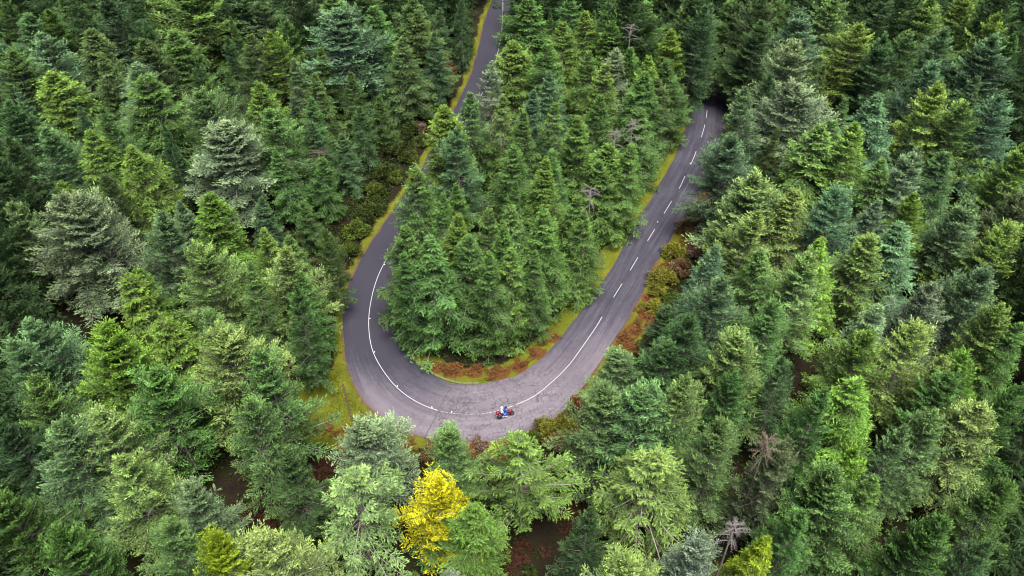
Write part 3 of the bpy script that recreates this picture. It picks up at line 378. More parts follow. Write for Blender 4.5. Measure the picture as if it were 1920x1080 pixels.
(-26.51,140.65,11.2,2.29,'K','s',"short dull olive spire-shaped spruce, fifth from the forest's left edge in the second row down"),
(56.16,97.06,12.8,1.84,'D','s',"short dark green spire-shaped spruce, fourth from the forest's right edge in the sixth row down"),
(1.21,121.57,12.6,2.29,'G','s','short mid green spire-shaped spruce, second from left in the second row down inside the hairpin'),
(-75.31,138.55,10.6,2.42,'D','s',"short dark green spire-shaped spruce, second from the forest's left edge in the third row down"),
(-81.17,136.05,12.3,2.47,'B','s',"short blue-green spire-shaped spruce, third from the forest's left edge in the second row down"),
(-42.53,110.16,14.8,1.96,'K','s','short dull olive spire-shaped spruce, fourth from mid-photo on the left side, sixth row down'),
(75.46,126.41,15.1,2.13,'K','s',"short dull olive spire-shaped spruce, third from the forest's right edge in the second row down"),
(14.42,135.73,11.6,2.2,'G','s','short mid green spire-shaped spruce, fifth from left in the top row inside the hairpin'),
(-33.85,112.06,15.1,2.46,'B','s','short blue-green spire-shaped spruce, fourth from mid-photo on the left side, fifth row down'),
(36.53,95.96,13.2,1.89,'K','s','short dull olive spire-shaped spruce, second from mid-photo on the right side, sixth row down'),
(82.66,122.21,11.4,2.65,'K','f',"short dull olive shaggy fir, first from the forest's right edge in the fourth row down"),
(61.21,124.44,12.5,2.11,'B','s','short blue-green spire-shaped spruce, third from mid-photo on the right side, third row down'),
(-62.58,101.76,12.5,2.6,'B','f',"short blue-green shaggy fir, third from the forest's left edge in the seventh row down"),
(57.51,122.1,14.3,1.97,'K','s','short dull olive spire-shaped spruce, second from mid-photo on the right side, third row down'),
(50.15,104.15,12.7,2.47,'K','s','short dull olive spire-shaped spruce, third from mid-photo on the right side, fifth row down'),
(-26.61,126.64,10.3,2.35,'D','s','short dark green spire-shaped spruce, second from mid-photo on the left side, fifth row down'),
(71.24,101.33,13,1.85,'B','s',"short blue-green spire-shaped spruce, second from the forest's right edge in the fifth row down"),
(-47.61,93.64,14.8,2.53,'D','f',"short dark green shaggy fir, fifth from the forest's left edge in the eighth row down"),
(8.57,127.3,10.9,2.09,'G','s','short mid green spire-shaped spruce, fourth from left in the second row down inside the hairpin'),
(-36.79,136.77,11.3,2.39,'K','s','short dull olive spire-shaped spruce, second from mid-photo on the left side, third row down'),
(-73.18,106.65,14.2,2.2,'B','s',"short blue-green spire-shaped spruce, second from the forest's left edge in the seventh row down"),
(-23.21,116.93,11.7,2.1,'D','s','short dark green spire-shaped spruce, first from mid-photo on the left side, fifth row down'),
(45.04,108.18,14.8,1.89,'B','s','short blue-green spire-shaped spruce, fourth from mid-photo on the right side, fourth row down'),
(58.91,81.99,10.9,1.92,'D','s',"short dark green spire-shaped spruce, fourth from the forest's right edge in the eighth row down"),
(-13.88,138.73,10.8,3.07,'B','f','short blue-green shaggy fir, first from mid-photo on the left side, second row down'),
(70.4,135.4,10.4,2.65,'D','f','short dark green shaggy fir, fourth from mid-photo on the right side, second row down'),
(-24.94,112.48,13.1,2.56,'K','s','short dull olive spire-shaped spruce, first from mid-photo on the left side, sixth row down'),
(-47.79,110.64,14.8,3.07,'D','f',"short dark green shaggy fir, fourth from the forest's left edge in the fifth row down"),
(-52.76,84.77,13.5,3.17,'K','f',"short dull olive shaggy fir, fourth from the forest's left edge in the ninth row down"),
(-69.63,135.39,10.4,2.38,'D','s',"short dark green spire-shaped spruce, third from the forest's left edge in the third row down"),
(39.37,107.51,13.9,2.66,'D','f','short dark green shaggy fir, first from mid-photo on the right side, fourth row down'),
(59.4,90.92,12.2,2.61,'B','f',"short blue-green shaggy fir, second from the forest's right edge in the sixth row down"),
(49.73,116.91,11.6,1.91,'K','s',"short dull olive spire-shaped spruce, fourth from the forest's right edge in the fourth row down"),
(-45.01,120.55,14.1,2.58,'D','f',"short dark green shaggy fir, fifth from the forest's left edge in the fifth row down"),
(-78.79,132.18,10.6,2.39,'D','s',"short dark green spire-shaped spruce, second from the forest's left edge in the fourth row down"),
(22.27,135.63,13.4,2.04,'S','s','short fresh green spire-shaped spruce, ninth from left in the top row inside the hairpin'),
(-33.02,82.12,11.7,2.57,'D','s','short dark green spire-shaped spruce, third from mid-photo on the left side, ninth row down'),
]
MARGIN = [(64.4,137.9,17.3,3),(93.6,121.8,17.6,2),(85.9,169.7,17,1),(-55.2,51.6,18.3,0),(-112.8,149.6,20.8,0),(-91.4,112.1,16.1,3),(-27.1,150.2,21.9,2),(-55.1,148.5,17.7,0),(-40.1,164.8,18,2),(-65.8,147.6,20.4,3),(115.8,168.7,17,3),(-95.9,127.1,16.6,1),(67.1,67.8,18.9,0),(42.9,27.1,18.1,0),(-75,88.3,16.4,2),(3.4,146.9,17.2,1),(-63.8,59.9,20.2,3),(-76.6,156.4,16,0),(-35.8,153.8,21.2,3),(-85,99.9,17.9,1),(-95.4,150.5,16.5,0),(50.3,169.1,16.2,3),(-11.8,150.6,17.1,0),(-63.6,76.7,19.1,0),(117.1,153.9,18.1,2),(57.8,152,20.6,2),(87,98.2,21.9,1),(69.3,148.2,17,1),(-66.8,84.3,17.8,1),(-106.2,149.9,19.1,1),(42.9,163.7,19.2,1),(-112,141.7,19.1,3),(19.9,20.1,16.4,0),(-25.6,156,21.5,2),(-88.3,147.7,16.5,3),(32.8,23.2,20.9,2),(9.2,153.3,17.4,0),(-30.8,161.7,19.8,1),(-61.7,160.6,19.8,3),(100.1,127.1,19.8,0),(-51.4,32.5,17.5,2),(7.5,140.1,19.9,0),(14.8,142.8,18.1,1),(12.1,26.5,17.7,1),(-67.9,70.6,20.3,3),(-20.9,165.9,18.1,2),(65.9,78.9,18.2,3),(26.5,25.8,16.7,0),(-27.6,135.7,21.1,0),(-32.9,147.1,20.3,2),(9.3,170.5,16.5,3),(42.8,154.7,19.1,2),(99.2,164.5,17.3,1),(89.5,110.8,16.7,0),(83.3,107.4,19,0),(97.6,139.8,20.9,1),(62.3,146.4,17.7,1),(109.6,159.1,20.2,1),(-92.9,157.9,20.2,0),(-126.8,165.8,18.5,2),(100.1,120.3,20.3,0),(26.1,154.9,17.5,2),(-43,26,21.1,2),(-110.2,164.7,17.8,1),(-85.8,121.4,20.5,2),(80.4,150.8,17.6,2),(-77.7,98.4,18.2,1),(6.7,19.2,21.8,2),(17.4,166.3,17.7,0),(72.1,75.5,21.3,0),(71.4,159.5,19.6,0),(115.3,162.1,16.7,3),(60.7,60.4,21.9,1),(69.5,169.4,17.4,3),(74.8,92.9,19.5,0),(51.3,46.8,16.6,0),(105.1,147.5,19.7,1),(-17.6,26.5,16.7,3),(-101,160.9,18.9,0),(-71.3,172.3,16.6,1),(-97.7,133.1,16.3,0),(-18.5,150.4,21.4,2),(-68.2,153.3,16.8,3),(-106.9,156,21.6,0),(-96.7,140.5,16,2),(20.5,157.5,21.2,0),(-4.4,20.1,20.5,0),(92.9,158.2,18.2,1),(-46.2,152.1,21.7,0),(128.9,168.2,17.3,1),(25.5,164.2,16.7,1),(-119.6,156.6,18.3,3),(-72.4,148.7,20.9,3),(-107.4,133.6,16.1,2),(122.1,166.1,18.4,3),(109.6,167.3,16.8,1),(86.2,143.1,16.8,2),(-7.5,165.1,18.7,3),(38,20.3,18.5,2),(50.5,138.7,19.1,3),(-13.3,19,17.5,0),(-24.3,20.4,18,2),(-72.6,142.5,16.5,0),(-96.8,119,19.5,1),(77.5,142.3,18.6,3),(-36.5,170,17,3),(86.9,158.8,19.8,3),(-62.9,142,19.6,0),(-60.9,70.7,19.8,1),(95.9,108.7,17.7,1),(-47.5,164.5,17.2,0),(54.4,158.4,17,3),(-70.4,76.8,18.8,3),(-40.2,144.2,21.2,0),(-62.1,153.4,16.9,0),(0.6,24.1,17.6,1),(-66.8,167,16.1,3),(-89,138.2,20.8,1),(79.6,125.3,21.5,0),(-82.4,88.9,18,1),(-18,160.4,16.1,3),(-56,162.7,19.4,0),(19.2,26.5,17.8,3),(-86.2,107,19.1,1),(56.3,135.9,19.3,0),(-9,172.8,16.1,2),(-70.3,159.9,20.4,3),(-100.7,145.9,20.7,2),(-50.2,39.4,21.3,1),(86.9,128.3,21.8,0),(-115.7,169.9,16.9,0),(103.6,155.4,16,3),(-103.3,169.3,16.5,0),(-74.6,81.4,19.3,3),(86.8,117.6,16.7,2),(17.2,151.4,18.1,0),(-13.1,156.6,19.9,2),(-93.9,105.9,18.2,0),(76.3,169,17.6,1),(-102.8,139.4,19.3,3),(-47.4,138.5,16.4,1),(114.3,143.6,16.5,1),(82.2,93.6,19.2,0),(60.7,158.5,19.9,3),(58.1,168.5,16.2,0),(74.2,81.9,16.9,3),(70.6,141.9,20.4,0),(80.8,82.5,16.9,0),(-93.8,163.9,16.4,2),(1.4,134.7,20.4,0),(28.6,137.8,19.2,1),(97.6,150.7,21.9,1),(6.3,161.3,16.3,0),(107.8,137.3,16.7,3),(49,154.6,21.2,1),(-82.2,164.2,16.9,3),(124.3,159.4,19.9,0),(-58.3,56.9,21.9,1),(21.3,141.7,20.8,0),(91,138.7,19.4,2),(-103.1,129.4,20,0),(-16.1,171.1,16.3,0),(-17.1,134.6,21.8,0),(-55.9,62.8,19.8,2),(-52,133.1,20.7,1),(27,145,17.8,2),(-11.9,144.6,21.2,0),(-39.9,19.2,21.1,2),(48.4,30.7,17.4,2),(2.4,153,20.6,2),(80.4,100.7,20.8,3),(-71.5,127,21.5,2),(91.3,147.8,16.1,1),(-84.1,113.1,18.2,2),(54.8,145.5,18.7,0),(-79.8,106.4,19.5,3),(-80.1,140.2,21.3,3),(-49.9,145.2,19.6,0),(-81.9,172.1,16.5,3),(-105.3,123.8,16.6,3),(92.7,131.3,16.3,0),(60.2,54.1,21.5,3),(28.1,18.3,20,2),(-22.6,144.3,16.1,1),(-56.1,170.1,17.1,2),(-80.7,146.5,20.4,0),(50.1,131.8,21.9,2),(87.3,152.3,18.7,3),(81.8,113.4,21,3),(46.9,37.9,16.7,2),(-64.3,134.8,21.8,2),(109.9,152.5,19.2,0),(-83.4,157.3,19.9,2),(80.6,158.6,19.9,1),(13,158.4,19.8,0),(-33.2,139.9,18.9,3),(-91.8,174,16.2,1),(10.1,147.2,16.2,0),(-44.9,32.1,18.8,3),(-63.3,52.9,16.6,0),(-53.6,138.9,18.5,1),(65,127.7,20.4,0),(-119.7,149.5,17.2,3),(102.6,171.4,16.7,2),(48,144.7,17.7,3),(-113.6,157.9,19.7,0),(78.3,136.3,16.2,0),(62.9,72.7,18.9,0),(-30.5,18.4,20.2,3),(44.3,172.7,16.3,2),(-41.6,156.2,18.1,2),(108,129,16.9,2),(-90.2,130.6,21.5,2),(90.8,165.6,16.5,3),(96.5,114.7,21.3,0),(-51.1,158.2,17.4,3),(49,162.3,20.1,1),(11.1,164.8,18.3,1),(44.6,137.5,18,3),(56.2,42.6,18.1,3),(-120.8,162.8,18.5,3),(89.4,103.7,18.7,2),(-31.3,24.8,16.2,1),(-50.4,46.6,21.2,0),(-30.2,172.7,16,2),(-100,154.5,17.7,2),(-34.1,126,21.9,1),(99.3,133.1,17.5,1),(82,165,16.9,2),(71.2,87.2,17.4,2),(-109,171.9,16.3,1),(-75.6,163.4,19.6,0),(13.1,19.4,17,1),(59.7,67.3,17.9,1),(54.1,36.5,16,3),(123.2,173.1,16.2,0),(19.1,124.7,21.9,1),(-132.3,173,16.4,3),(65.3,153.2,19.2,1),(-42,135.5,18.9,3),(-58.4,44.9,17.3,3),(-8.7,24.7,17.6,2),(-62.4,128.2,21.6,3),(-23.6,26.6,16.3,1),(-51.4,174.1,16.1,2),(29.6,172.6,16.2,3),(73.6,152.4,18.2,3),(64.1,165.6,18.4,3),(132.5,174.1,16,1),(-23.3,171.8,16.2,2),(62.8,172.7,16.2,3),(59.2,141.2,21.1,2),]
MARKS = [(-40.0,192.9,0.03),(193.2,193.47,0.019),(193.55,193.8,0.013),(193.9,194.12,0.015),(194.28,194.58,0.016),(194.79,195.02,0.021),(195.1,195.43,0.016),(195.62,195.83,0.014),(196.07,196.47,0.015),(196.68,197.06,0.021),(197.15,197.34,0.014),(197.6,197.8,0.016),(198.07,198.37,0.019),(198.51,198.84,0.02),(198.93,199.27,0.022),(199.5,199.74,0.02),(199.84,200.12,0.021),(200.26,200.5,0.013),(200.59,200.92,0.014),(201.05,201.85,0.03),(202.35,220.8,0.03),(224.82,227.82,0.03),(230.81,233.81,0.03),(237.8,240.79,0.03),(244.79,248.28,0.03),(251.78,255.27,0.03),(258.76,262.76,0.03),(267.25,271.24,0.03),(273.45,276.05,0.03),(279.65,282.25,0.03),(285.85,288.45,0.03),(292.05,294.65,0.03),(298.25,300.85,0.03),(304.45,307.05,0.03),(310.65,313.25,0.03)]
STUDS = [(-2.76,141.94,-1.68),(-17.22,84.26,-1.84),(-17.72,82.33,-1.81),(-18.44,71.95,-1.48),(-17.14,66.16,-1.19),(-13.72,60.73,-0.83),(-9.37,57.57,-0.4),(-7.02,56.87,-0.17),(21.49,91.64,1.1),(28.66,106.49,1.17)]
KERB = (179.4, 198.87)
TURF = ((-20.24,60.83),(-18.31,55.35))
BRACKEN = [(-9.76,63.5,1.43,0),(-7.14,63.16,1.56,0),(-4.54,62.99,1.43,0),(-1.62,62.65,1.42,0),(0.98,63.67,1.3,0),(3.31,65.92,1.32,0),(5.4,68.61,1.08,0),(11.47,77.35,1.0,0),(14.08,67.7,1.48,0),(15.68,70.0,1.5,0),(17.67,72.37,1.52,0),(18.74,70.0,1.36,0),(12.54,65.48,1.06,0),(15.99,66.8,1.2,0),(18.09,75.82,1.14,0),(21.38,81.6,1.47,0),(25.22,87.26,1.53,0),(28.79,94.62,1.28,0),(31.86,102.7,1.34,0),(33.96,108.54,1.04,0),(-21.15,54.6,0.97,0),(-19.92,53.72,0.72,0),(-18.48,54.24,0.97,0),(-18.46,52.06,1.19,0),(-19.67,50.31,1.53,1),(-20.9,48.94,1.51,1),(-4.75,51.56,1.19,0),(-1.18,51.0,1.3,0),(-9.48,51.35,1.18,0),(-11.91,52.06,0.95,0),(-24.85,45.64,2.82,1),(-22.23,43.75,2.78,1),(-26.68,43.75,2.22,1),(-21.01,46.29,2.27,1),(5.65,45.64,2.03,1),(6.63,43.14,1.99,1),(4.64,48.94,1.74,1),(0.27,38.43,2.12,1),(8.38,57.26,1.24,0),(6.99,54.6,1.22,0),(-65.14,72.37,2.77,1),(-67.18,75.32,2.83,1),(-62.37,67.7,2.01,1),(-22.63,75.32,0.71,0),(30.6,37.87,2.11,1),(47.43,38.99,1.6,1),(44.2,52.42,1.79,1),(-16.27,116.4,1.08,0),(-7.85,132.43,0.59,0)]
SHRUBS = [
(19.99,71.98,1.59,1.4,'g',"green shrub, nearest one up the right road's outer verge from the bend"),
(18.27,73.53,1.6,1.2,'o',"low olive shrub, second one up the right road's outer verge from the bend"),
(21.21,74.81,1.9,1.6,'g',"mossy green shrub, third one up the right road's outer verge from the bend"),
(19.04,76.43,1.42,1.4,'o',"small olive shrub, fourth one up the right road's outer verge from the bend"),
(20.52,78.6,2.3,1.8,'o',"large olive-yellow shrub, fifth one up the right road's outer verge from the bend"),
(23.58,81.05,2.05,1.6,'b',"dark brown shrub, sixth one up the right road's outer verge from the bend"),
(22.87,84.26,2.09,1.8,'o',"olive shrub, seventh one up the right road's outer verge from the bend"),
(25.44,84.38,1.87,1.6,'p',"pinkish brown shrub, eighth one up the right road's outer verge from the bend"),
(25.62,89.14,2.39,1.8,'b',"brown shrub, ninth one up the right road's outer verge from the bend"),
(28.09,90.19,1.94,1.7,'p',"pale brown shrub, tenth one up the right road's outer verge from the bend"),
(27.69,93.44,1.98,1.6,'b',"dull brown shrub, eleventh one up the right road's outer verge from the bend"),
(29.8,96.32,1.85,1.6,'r',"rusty shrub, twelfth one up the right road's outer verge from the bend"),
(30.59,99.68,1.57,1.3,'b',"small brown shrub, thirteenth one up the right road's outer verge from the bend"),
(32.43,103.74,1.52,1.3,'r',"rust-red shrub, fourteenth one up the right road's outer verge from the bend"),
(4.05,53.55,2.11,2.0,'o','big olive-yellow shrub at the outer road edge, right of the motorcycle'),
(6.17,54.68,1.69,2.0,'o','olive shrub with brown patches, second right of the motorcycle'),
(2.38,52.28,1.43,1.8,'g','greener shrub low between the olive shrubs and the yellow-green fir'),
(5.02,51.57,1.77,2.0,'b','brown shrub below the big olive shrub beside the road'),
(7.6,57.9,1.06,1.5,'r','rusty orange shrub on the outer road edge where the bend straightens'),
(6.98,51.93,1.48,2.0,'u','dark purple-brown shrub right of the brown one below the bend'),
(-3.63,51.4,1.42,2.2,'p','pale pinkish-brown dying shrub straight below the motorcycle by the road edge'),
(-4.68,50.52,1.29,2.0,'r','rust-brown shrub under the pale dying shrub'),
(-9.35,50.38,1.29,2.0,'b','olive-brown shrub above the golden tree, below the bend edge'),
(-10.79,50.04,1.17,1.8,'o','olive shrub left of the olive-brown one above the golden tree'),
(-10.02,155.65,2.04,2.0,'d',"dark olive shrub, first down the left road's outer verge from the top"),
(-11.71,142.75,2.31,2.2,'d',"dark olive shrub, second down the left road's outer verge from the top"),
(-12.11,135.49,2.23,2.0,'b',"brown shrub, third down the left road's outer verge from the top"),
(-13.29,129.5,2.41,2.2,'d',"dark olive shrub, fourth down the left road's outer verge from the top"),
(-14.38,123.48,2.57,2.4,'g',"mossy green shrub, fifth down the left road's outer verge from the top"),
(-16.3,119.65,2.52,2.4,'d',"dark olive shrub, sixth down the left road's outer verge from the top"),
(-13.58,119.8,2.06,1.8,'g',"mossy green shrub, seventh down the left road's outer verge from the top"),
(-15.81,115.79,1.68,1.8,'p',"pinkish dead shrub, eighth down the left road's outer verge from the top"),
(-17.06,114.03,2.55,2.4,'d',"dark olive shrub, ninth down the left road's outer verge from the top"),
(-14.8,112.1,1.87,1.6,'d',"dark olive shrub, tenth down the left road's outer verge from the top"),
(-18.41,108.13,2.69,2.4,'d',"dark olive shrub, eleventh down the left road's outer verge from the top"),
(-16.59,106.77,2.14,1.8,'g',"mossy green shrub, twelfth down the left road's outer verge from the top"),
(-19.84,102.59,2.61,2.4,'d',"dark olive shrub, thirteenth down the left road's outer verge from the top"),
(-18.16,102.01,1.87,1.6,'g',"mossy green shrub, fourteenth down the left road's outer verge from the top"),
(-20.86,97.24,2.43,2.2,'g',"mossy green shrub, fifteenth down the left road's outer verge from the top"),
(-19.73,94.24,1.69,1.6,'d',"dark olive shrub, sixteenth down the left road's outer verge from the top"),
(-21.23,92.6,2.26,2.2,'d',"dark olive shrub, seventeenth down the left road's outer verge from the top"),
(-22.44,88.92,2.21,2.2,'g',"mossy green shrub, eighteenth down the left road's outer verge from the top"),
(-22.95,84.04,2.05,2.2,'g',"mossy green shrub, nineteenth down the left road's outer verge from the top"),
(-23.46,78.74,1.8,2.0,'b',"brown shrub, twentieth down the left road's outer verge from the top"),
(-65.81,74.41,2.45,2.4,'u','purple-brown shrub in the hollow at the left edge of the photo'),
(-62.74,70.83,2.05,2.2,'u','purple-brown shrub lower in the hollow at the left edge'),
(-64.53,70.18,2.04,2.0,'b','brown shrub lowest in the left edge hollow')]
DEAD = [
(18.76,119.4,17,1.7,14,0,'bare grey dead tree with star-shaped branches near the top of the hairpin island'),
(15.97,91.13,17.5,1.8,14,0,'pale dead tree with white spreading branches beside the right road'),
(13.67,90.39,16.5,1.6,12,0,'pinkish dead tree left of the white-branched dead tree'),
(9.47,77.37,17,1.8,13,0,'grey dead tree with spoke-like branches midway down the hairpin island'),
(21.95,40.33,18,1.6,22,1,'brown twiggy dead tree in the lower right forest'),
(-27.9,96.56,9,2.2,18,1,'brown dead tree left of the upper left road'),
(17.67,32.55,17,1.6,13,0,'bare star-shaped dead tree top at the bottom edge beside the golden-green spruce')]
BIKE = (-1.35,55.99,0.32)
# ------------------------------------------------------------------ helpers
C = scene.collection
def tag(o, label=None, cat=None, group=None, kind=None):
    if label: o['label'] = label
    if cat: o['category'] = cat
    if group: o['group'] = group
    if kind: o['kind'] = kind
    return o
def link(name, mesh, parent=None):
    o = bpy.data.objects.new(name, mesh); C.objects.link(o)
    if parent: o.parent = parent
    return o
def empty(name, loc=(0, 0, 0), rz=0.0):
    o = bpy.data.objects.new(name, None); C.objects.link(o)
    o.location = loc; o.rotation_euler = (0, 0, rz); o.empty_display_size = 0.3
    return o
def np_mesh(name, V, F, mats, attrs=None, smooth=False, midx=None):
    """V (n,3), F (m,k) -> mesh; attrs {name: (domain, array)}"""
    V = np.asarray(V, np.float32); F = np.asarray(F, np.int32)
    me = bpy.data.meshes.new(name)
    me.vertices.add(len(V)); me.vertices.foreach_set('co', V.ravel())
    me.loops.add(F.size); me.loops.foreach_set('vertex_index', F.ravel())
    me.polygons.add(len(F)); me.polygons.foreach_set('loop_start', np.arange(len(F), dtype=np.int32) * F.shape[1])
    for m in mats: me.materials.append(m)
    if midx is not None: me.polygons.foreach_set('material_index', np.asarray(midx, np.int32))
    me.update(calc_edges=True)
    me.polygons.foreach_set('use_smooth', np.full(len(F), bool(smooth)))
    for k, (dom, a) in (attrs or {}).items():
        at = me.attributes.new(k, 'FLOAT', dom); at.data.foreach_set('value', np.asarray(a, np.float32))
    return me
class MB:
    """collects closed shapes into one mesh"""
    def __init__(s): s.v = []; s.f = []
    def add(s, verts, faces):
        n = len(s.v); s.v += [tuple(v) for v in verts]; s.f += [tuple(i + n for i in f) for f in faces]
    def tube(s, pts, rads, n=6, caps=True):
        pts = [Vector(p) for p in pts]; rings = []
        up = None
        for i, p in enumerate(pts):
            t = (pts[min(i + 1, len(pts) - 1)] - pts[max(i - 1, 0)]).normalized()
            a = t.orthogonal().normalized() if up is None else (up - t * up.dot(t)).normalized()
            up = a; b = t.cross(a)
            rings.append([p + (a * math.cos(2 * math.pi * k / n) + b * math.sin(2 * math.pi * k / n)) * rads[i] for k in range(n)])
        V = [v for r in rings for v in r]; F = []
        for i in range(len(pts) - 1):
            for k in range(n):
                F.append((i * n + k, i * n + (k + 1) % n, (i + 1) * n + (k + 1) % n, (i + 1) * n + k))
        if caps: F.append(tuple(range(n - 1, -1, -1))); F.append(tuple((len(pts) - 1) * n + k for k in range(n)))
        s.add(V, F)
    def loft(s, rings):
        """rings of equal length, each a closed loop"""
        n = len(rings[0]); V = [v for r in rings for v in r]; F = []
        for i in range(len(rings) - 1):
            for k in range(n): F.append((i * n + k, i * n + (k + 1) % n, (i + 1) * n + (k + 1) % n, (i + 1) * n + k))
        F.append(tuple(range(n - 1, -1, -1))); F.append(tuple((len(rings) - 1) * n + k for k in range(n)))
        s.add(V, F)
    def torus(s, c, R, r, axis='y', n=20, m=8):
        V = []; F = []
        for i in range(n):
            a = 2 * math.pi * i / n
            for j in range(m):
                b = 2 * math.pi * j / m; q = R + r * math.cos(b)
                V.append((c[0] + q * math.cos(a), c[1] + r * math.sin(b), c[2] + q * math.sin(a)))
        for i in range(n):
            for j in range(m):
                F.append((i * m + j, i * m + (j + 1) % m, ((i + 1) % n) * m + (j + 1) % m, ((i + 1) % n) * m + j))
        s.add(V, F)
    def ell(s, c, r, n=12, m=8):
        V = [(c[0], c[1], c[2] + r[2])]; F = []
        for i in range(1, m):
            th = math.pi * i / m
            for k in range(n):
                ph = 2 * math.pi * k / n
                V.append((c[0] + r[0] * math.sin(th) * math.cos(ph), c[1] + r[1] * math.sin(th) * math.sin(ph), c[2] + r[2] * math.cos(th)))
        V.append((c[0], c[1], c[2] - r[2])); L = len(V) - 1
        for k in range(n): F.append((0, 1 + k, 1 + (k + 1) % n)); F.append((L, L - n + (k + 1) % n, L - n + k))
        for i in range(m - 2):
            for k in range(n): a = 1 + i * n; F.append((a + k, a + n + k, a + n + (k + 1) % n, a + (k + 1) % n))
        s.add(V, F)
    def build(s, name, mat, parent=None, smooth=True):
        me = bpy.data.meshes.new(name); me.from_pydata(s.v, [], s.f); me.materials.append(mat); me.update()
        me.polygons.foreach_set('use_smooth', np.full(len(me.polygons), smooth))
        return link(name, me, parent)

# ------------------------------------------------------------------ materials
def new_mat(name, rough=0.7, spec=0.3):
    m = bpy.data.materials.new(name); m.use_nodes = True
    n = m.node_tree.nodes; b = n['Principled BSDF']
    b.inputs['Roughness'].default_value = rough; b.inputs['Specular IOR Level'].default_value = spec
    return m, n, m.node_tree.links, b
def node(n, typ, **kw):
    x = n.new(typ)
    for k, v in kw.items(): setattr(x, k, v)
    return x
def ramp(n, stops):
    r = n.new('ShaderNodeValToRGB'); e = r.color_ramp.elements
    while len(e) < len(stops): e.new(0.5)
    for q, (p, c) in zip(e, stops): q.position = p; q.color = (c[0], c[1], c[2], 1) if not isinstance(c, (int, float)) else (c, c, c, 1)
    return r
def mixc(n, l, fac, a, b, mode='MIX'):
    x = n.new('ShaderNodeMix'); x.data_type = 'RGBA'; x.blend_type = mode
    for s, v in ((0, fac), (6, a), (7, b)):
        if hasattr(v, 'links') or isinstance(v, bpy.types.NodeSocket): l.new(v, x.inputs[s])
        elif isinstance(v, (int, float)): x.inputs[s].default_value = v
        else: x.inputs[s].default_value = (*v, 1)
    return x.outputs[2]
def math_(n, l, op, a, b=None, clamp=False):
    x = n.new('ShaderNodeMath'); x.operation = op; x.use_clamp = clamp
    for i, v in enumerate((a, b)):
        if v is None: continue
        if isinstance(v, (int, float)): x.inputs[i].default_value = v
        else: l.new(v, x.inputs[i])
    return x.outputs[0]
def noise(n, l, scale, detail=4, rough=0.6, vec=None):
    x = n.new('ShaderNodeTexNoise'); x.inputs['Scale'].default_value = scale; x.inputs['Detail'].default_value = detail
    x.inputs['Roughness'].default_value = rough
    if vec is not None: l.new(vec, x.inputs['Vector'])
    return x.outputs['Fac']
def attr(n, name):
    a = n.new('ShaderNodeAttribute'); a.attribute_name = name; return a.outputs['Fac']
def simple(name, col, rough=0.6, spec=0.4, metal=0.0, vary=0.25, scale=6):
    m, n, l, b = new_mat(name, rough, spec); b.inputs['Metallic'].default_value = metal
    tc = n.new('ShaderNodeTexCoord')
    f = noise(n, l, scale, 3, 0.6, tc.outputs['Object'])
    c = mixc(n, l, f, tuple(v * (1 - vary) for v in col), tuple(min(1, v * (1 + vary)) for v in col))
    l.new(c, b.inputs['Base Color']); return m

def foliage_mat():
    m, n, l, b = new_mat('needle_foliage', 0.6, 0.10)
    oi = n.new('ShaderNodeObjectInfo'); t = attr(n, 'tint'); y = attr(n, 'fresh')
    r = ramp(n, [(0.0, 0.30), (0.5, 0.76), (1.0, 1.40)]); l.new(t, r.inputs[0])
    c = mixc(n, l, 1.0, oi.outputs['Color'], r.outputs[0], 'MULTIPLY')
    c2 = mixc(n, l, y, c, mixc(n, l, 1.0, c, (2.15, 2.0, 1.6), 'MULTIPLY'))  # paler needles: new growth, plus top light painted into the crown colour
    l.new(c2, b.inputs['Base Color'])
    tr = n.new('ShaderNodeBsdfTranslucent'); l.new(c2, tr.inputs['Color'])
    mx = n.new('ShaderNodeMixShader'); mx.inputs[0].default_value = 0.03
    l.new(b.outputs[0], mx.inputs[1]); l.new(tr.outputs[0], mx.inputs[2]); l.new(mx.outputs[0], n['Material Output'].inputs['Surface'])
    return m
M_fol = foliage_mat()
M_bark = simple('conifer_bark', (0.25, 0.215, 0.19), 0.85, 0.15, 0, 0.45, 3)
M_dead = simple('dead_wood', (0.17, 0.145, 0.14), 0.85, 0.15, 0, 0.3, 4)
M_dead2 = simple('brown_dead_wood', (0.13, 0.10, 0.075), 0.85, 0.15, 0, 0.4, 4)

# ------------------------------------------------------------------ road frame
RD = np.array(ROAD); CL = RD[:, :2]; WI = RD[:, 2]; WO = RD[:, 3]
TT = np.gradient(CL, axis=0); TT /= np.linalg.norm(TT, axis=1)[:, None]
NN = np.stack([-TT[:, 1], TT[:, 0]], 1)                              # points to the inside of the hairpin
SS = np.r_[0, np.cumsum(np.linalg.norm(np.diff(CL, axis=0), axis=1))] - 45.7
def road_coords(P):
    """station along the road, signed gap beyond the edge (negative = on the road), True on the inner side"""
    P = np.atleast_2d(P); st = np.zeros(len(P)); gap = np.zeros(len(P)); inn = np.zeros(len(P), bool)
    for i in range(0, len(P), 20000):
        q = P[i:i + 20000]; d = ((q[:, None] - CL[None]) ** 2).sum(2); k = d.argmin(1)
        s = ((q - CL[k]) * NN[k]).sum(1); t = ((q - CL[k]) * TT[k]).sum(1)
        dist = np.sqrt(d[np.arange(len(q)), k])
        st[i:i + 20000] = SS[k] + t; inn[i:i + 20000] = s > 0
        gap[i:i + 20000] = dist - np.where(s > 0, WI[k], WO[k])
    return st, gap, inn
def sstep(a, b, x): t = np.clip((x - a) / (b - a), 0, 1); return t * t * (3 - 2 * t)
def wob(x, y, s=1.0, ph=0.0):
    return (np.sin(x * .31 * s + 1.3 + ph) * np.cos(y * .27 * s + .4) + np.sin((x + y) * .53 * s + 2.1 * ph) * .6 + np.sin(x * 1.13 * s - y * .91 * s + 4 + ph) * .35) / 1.95
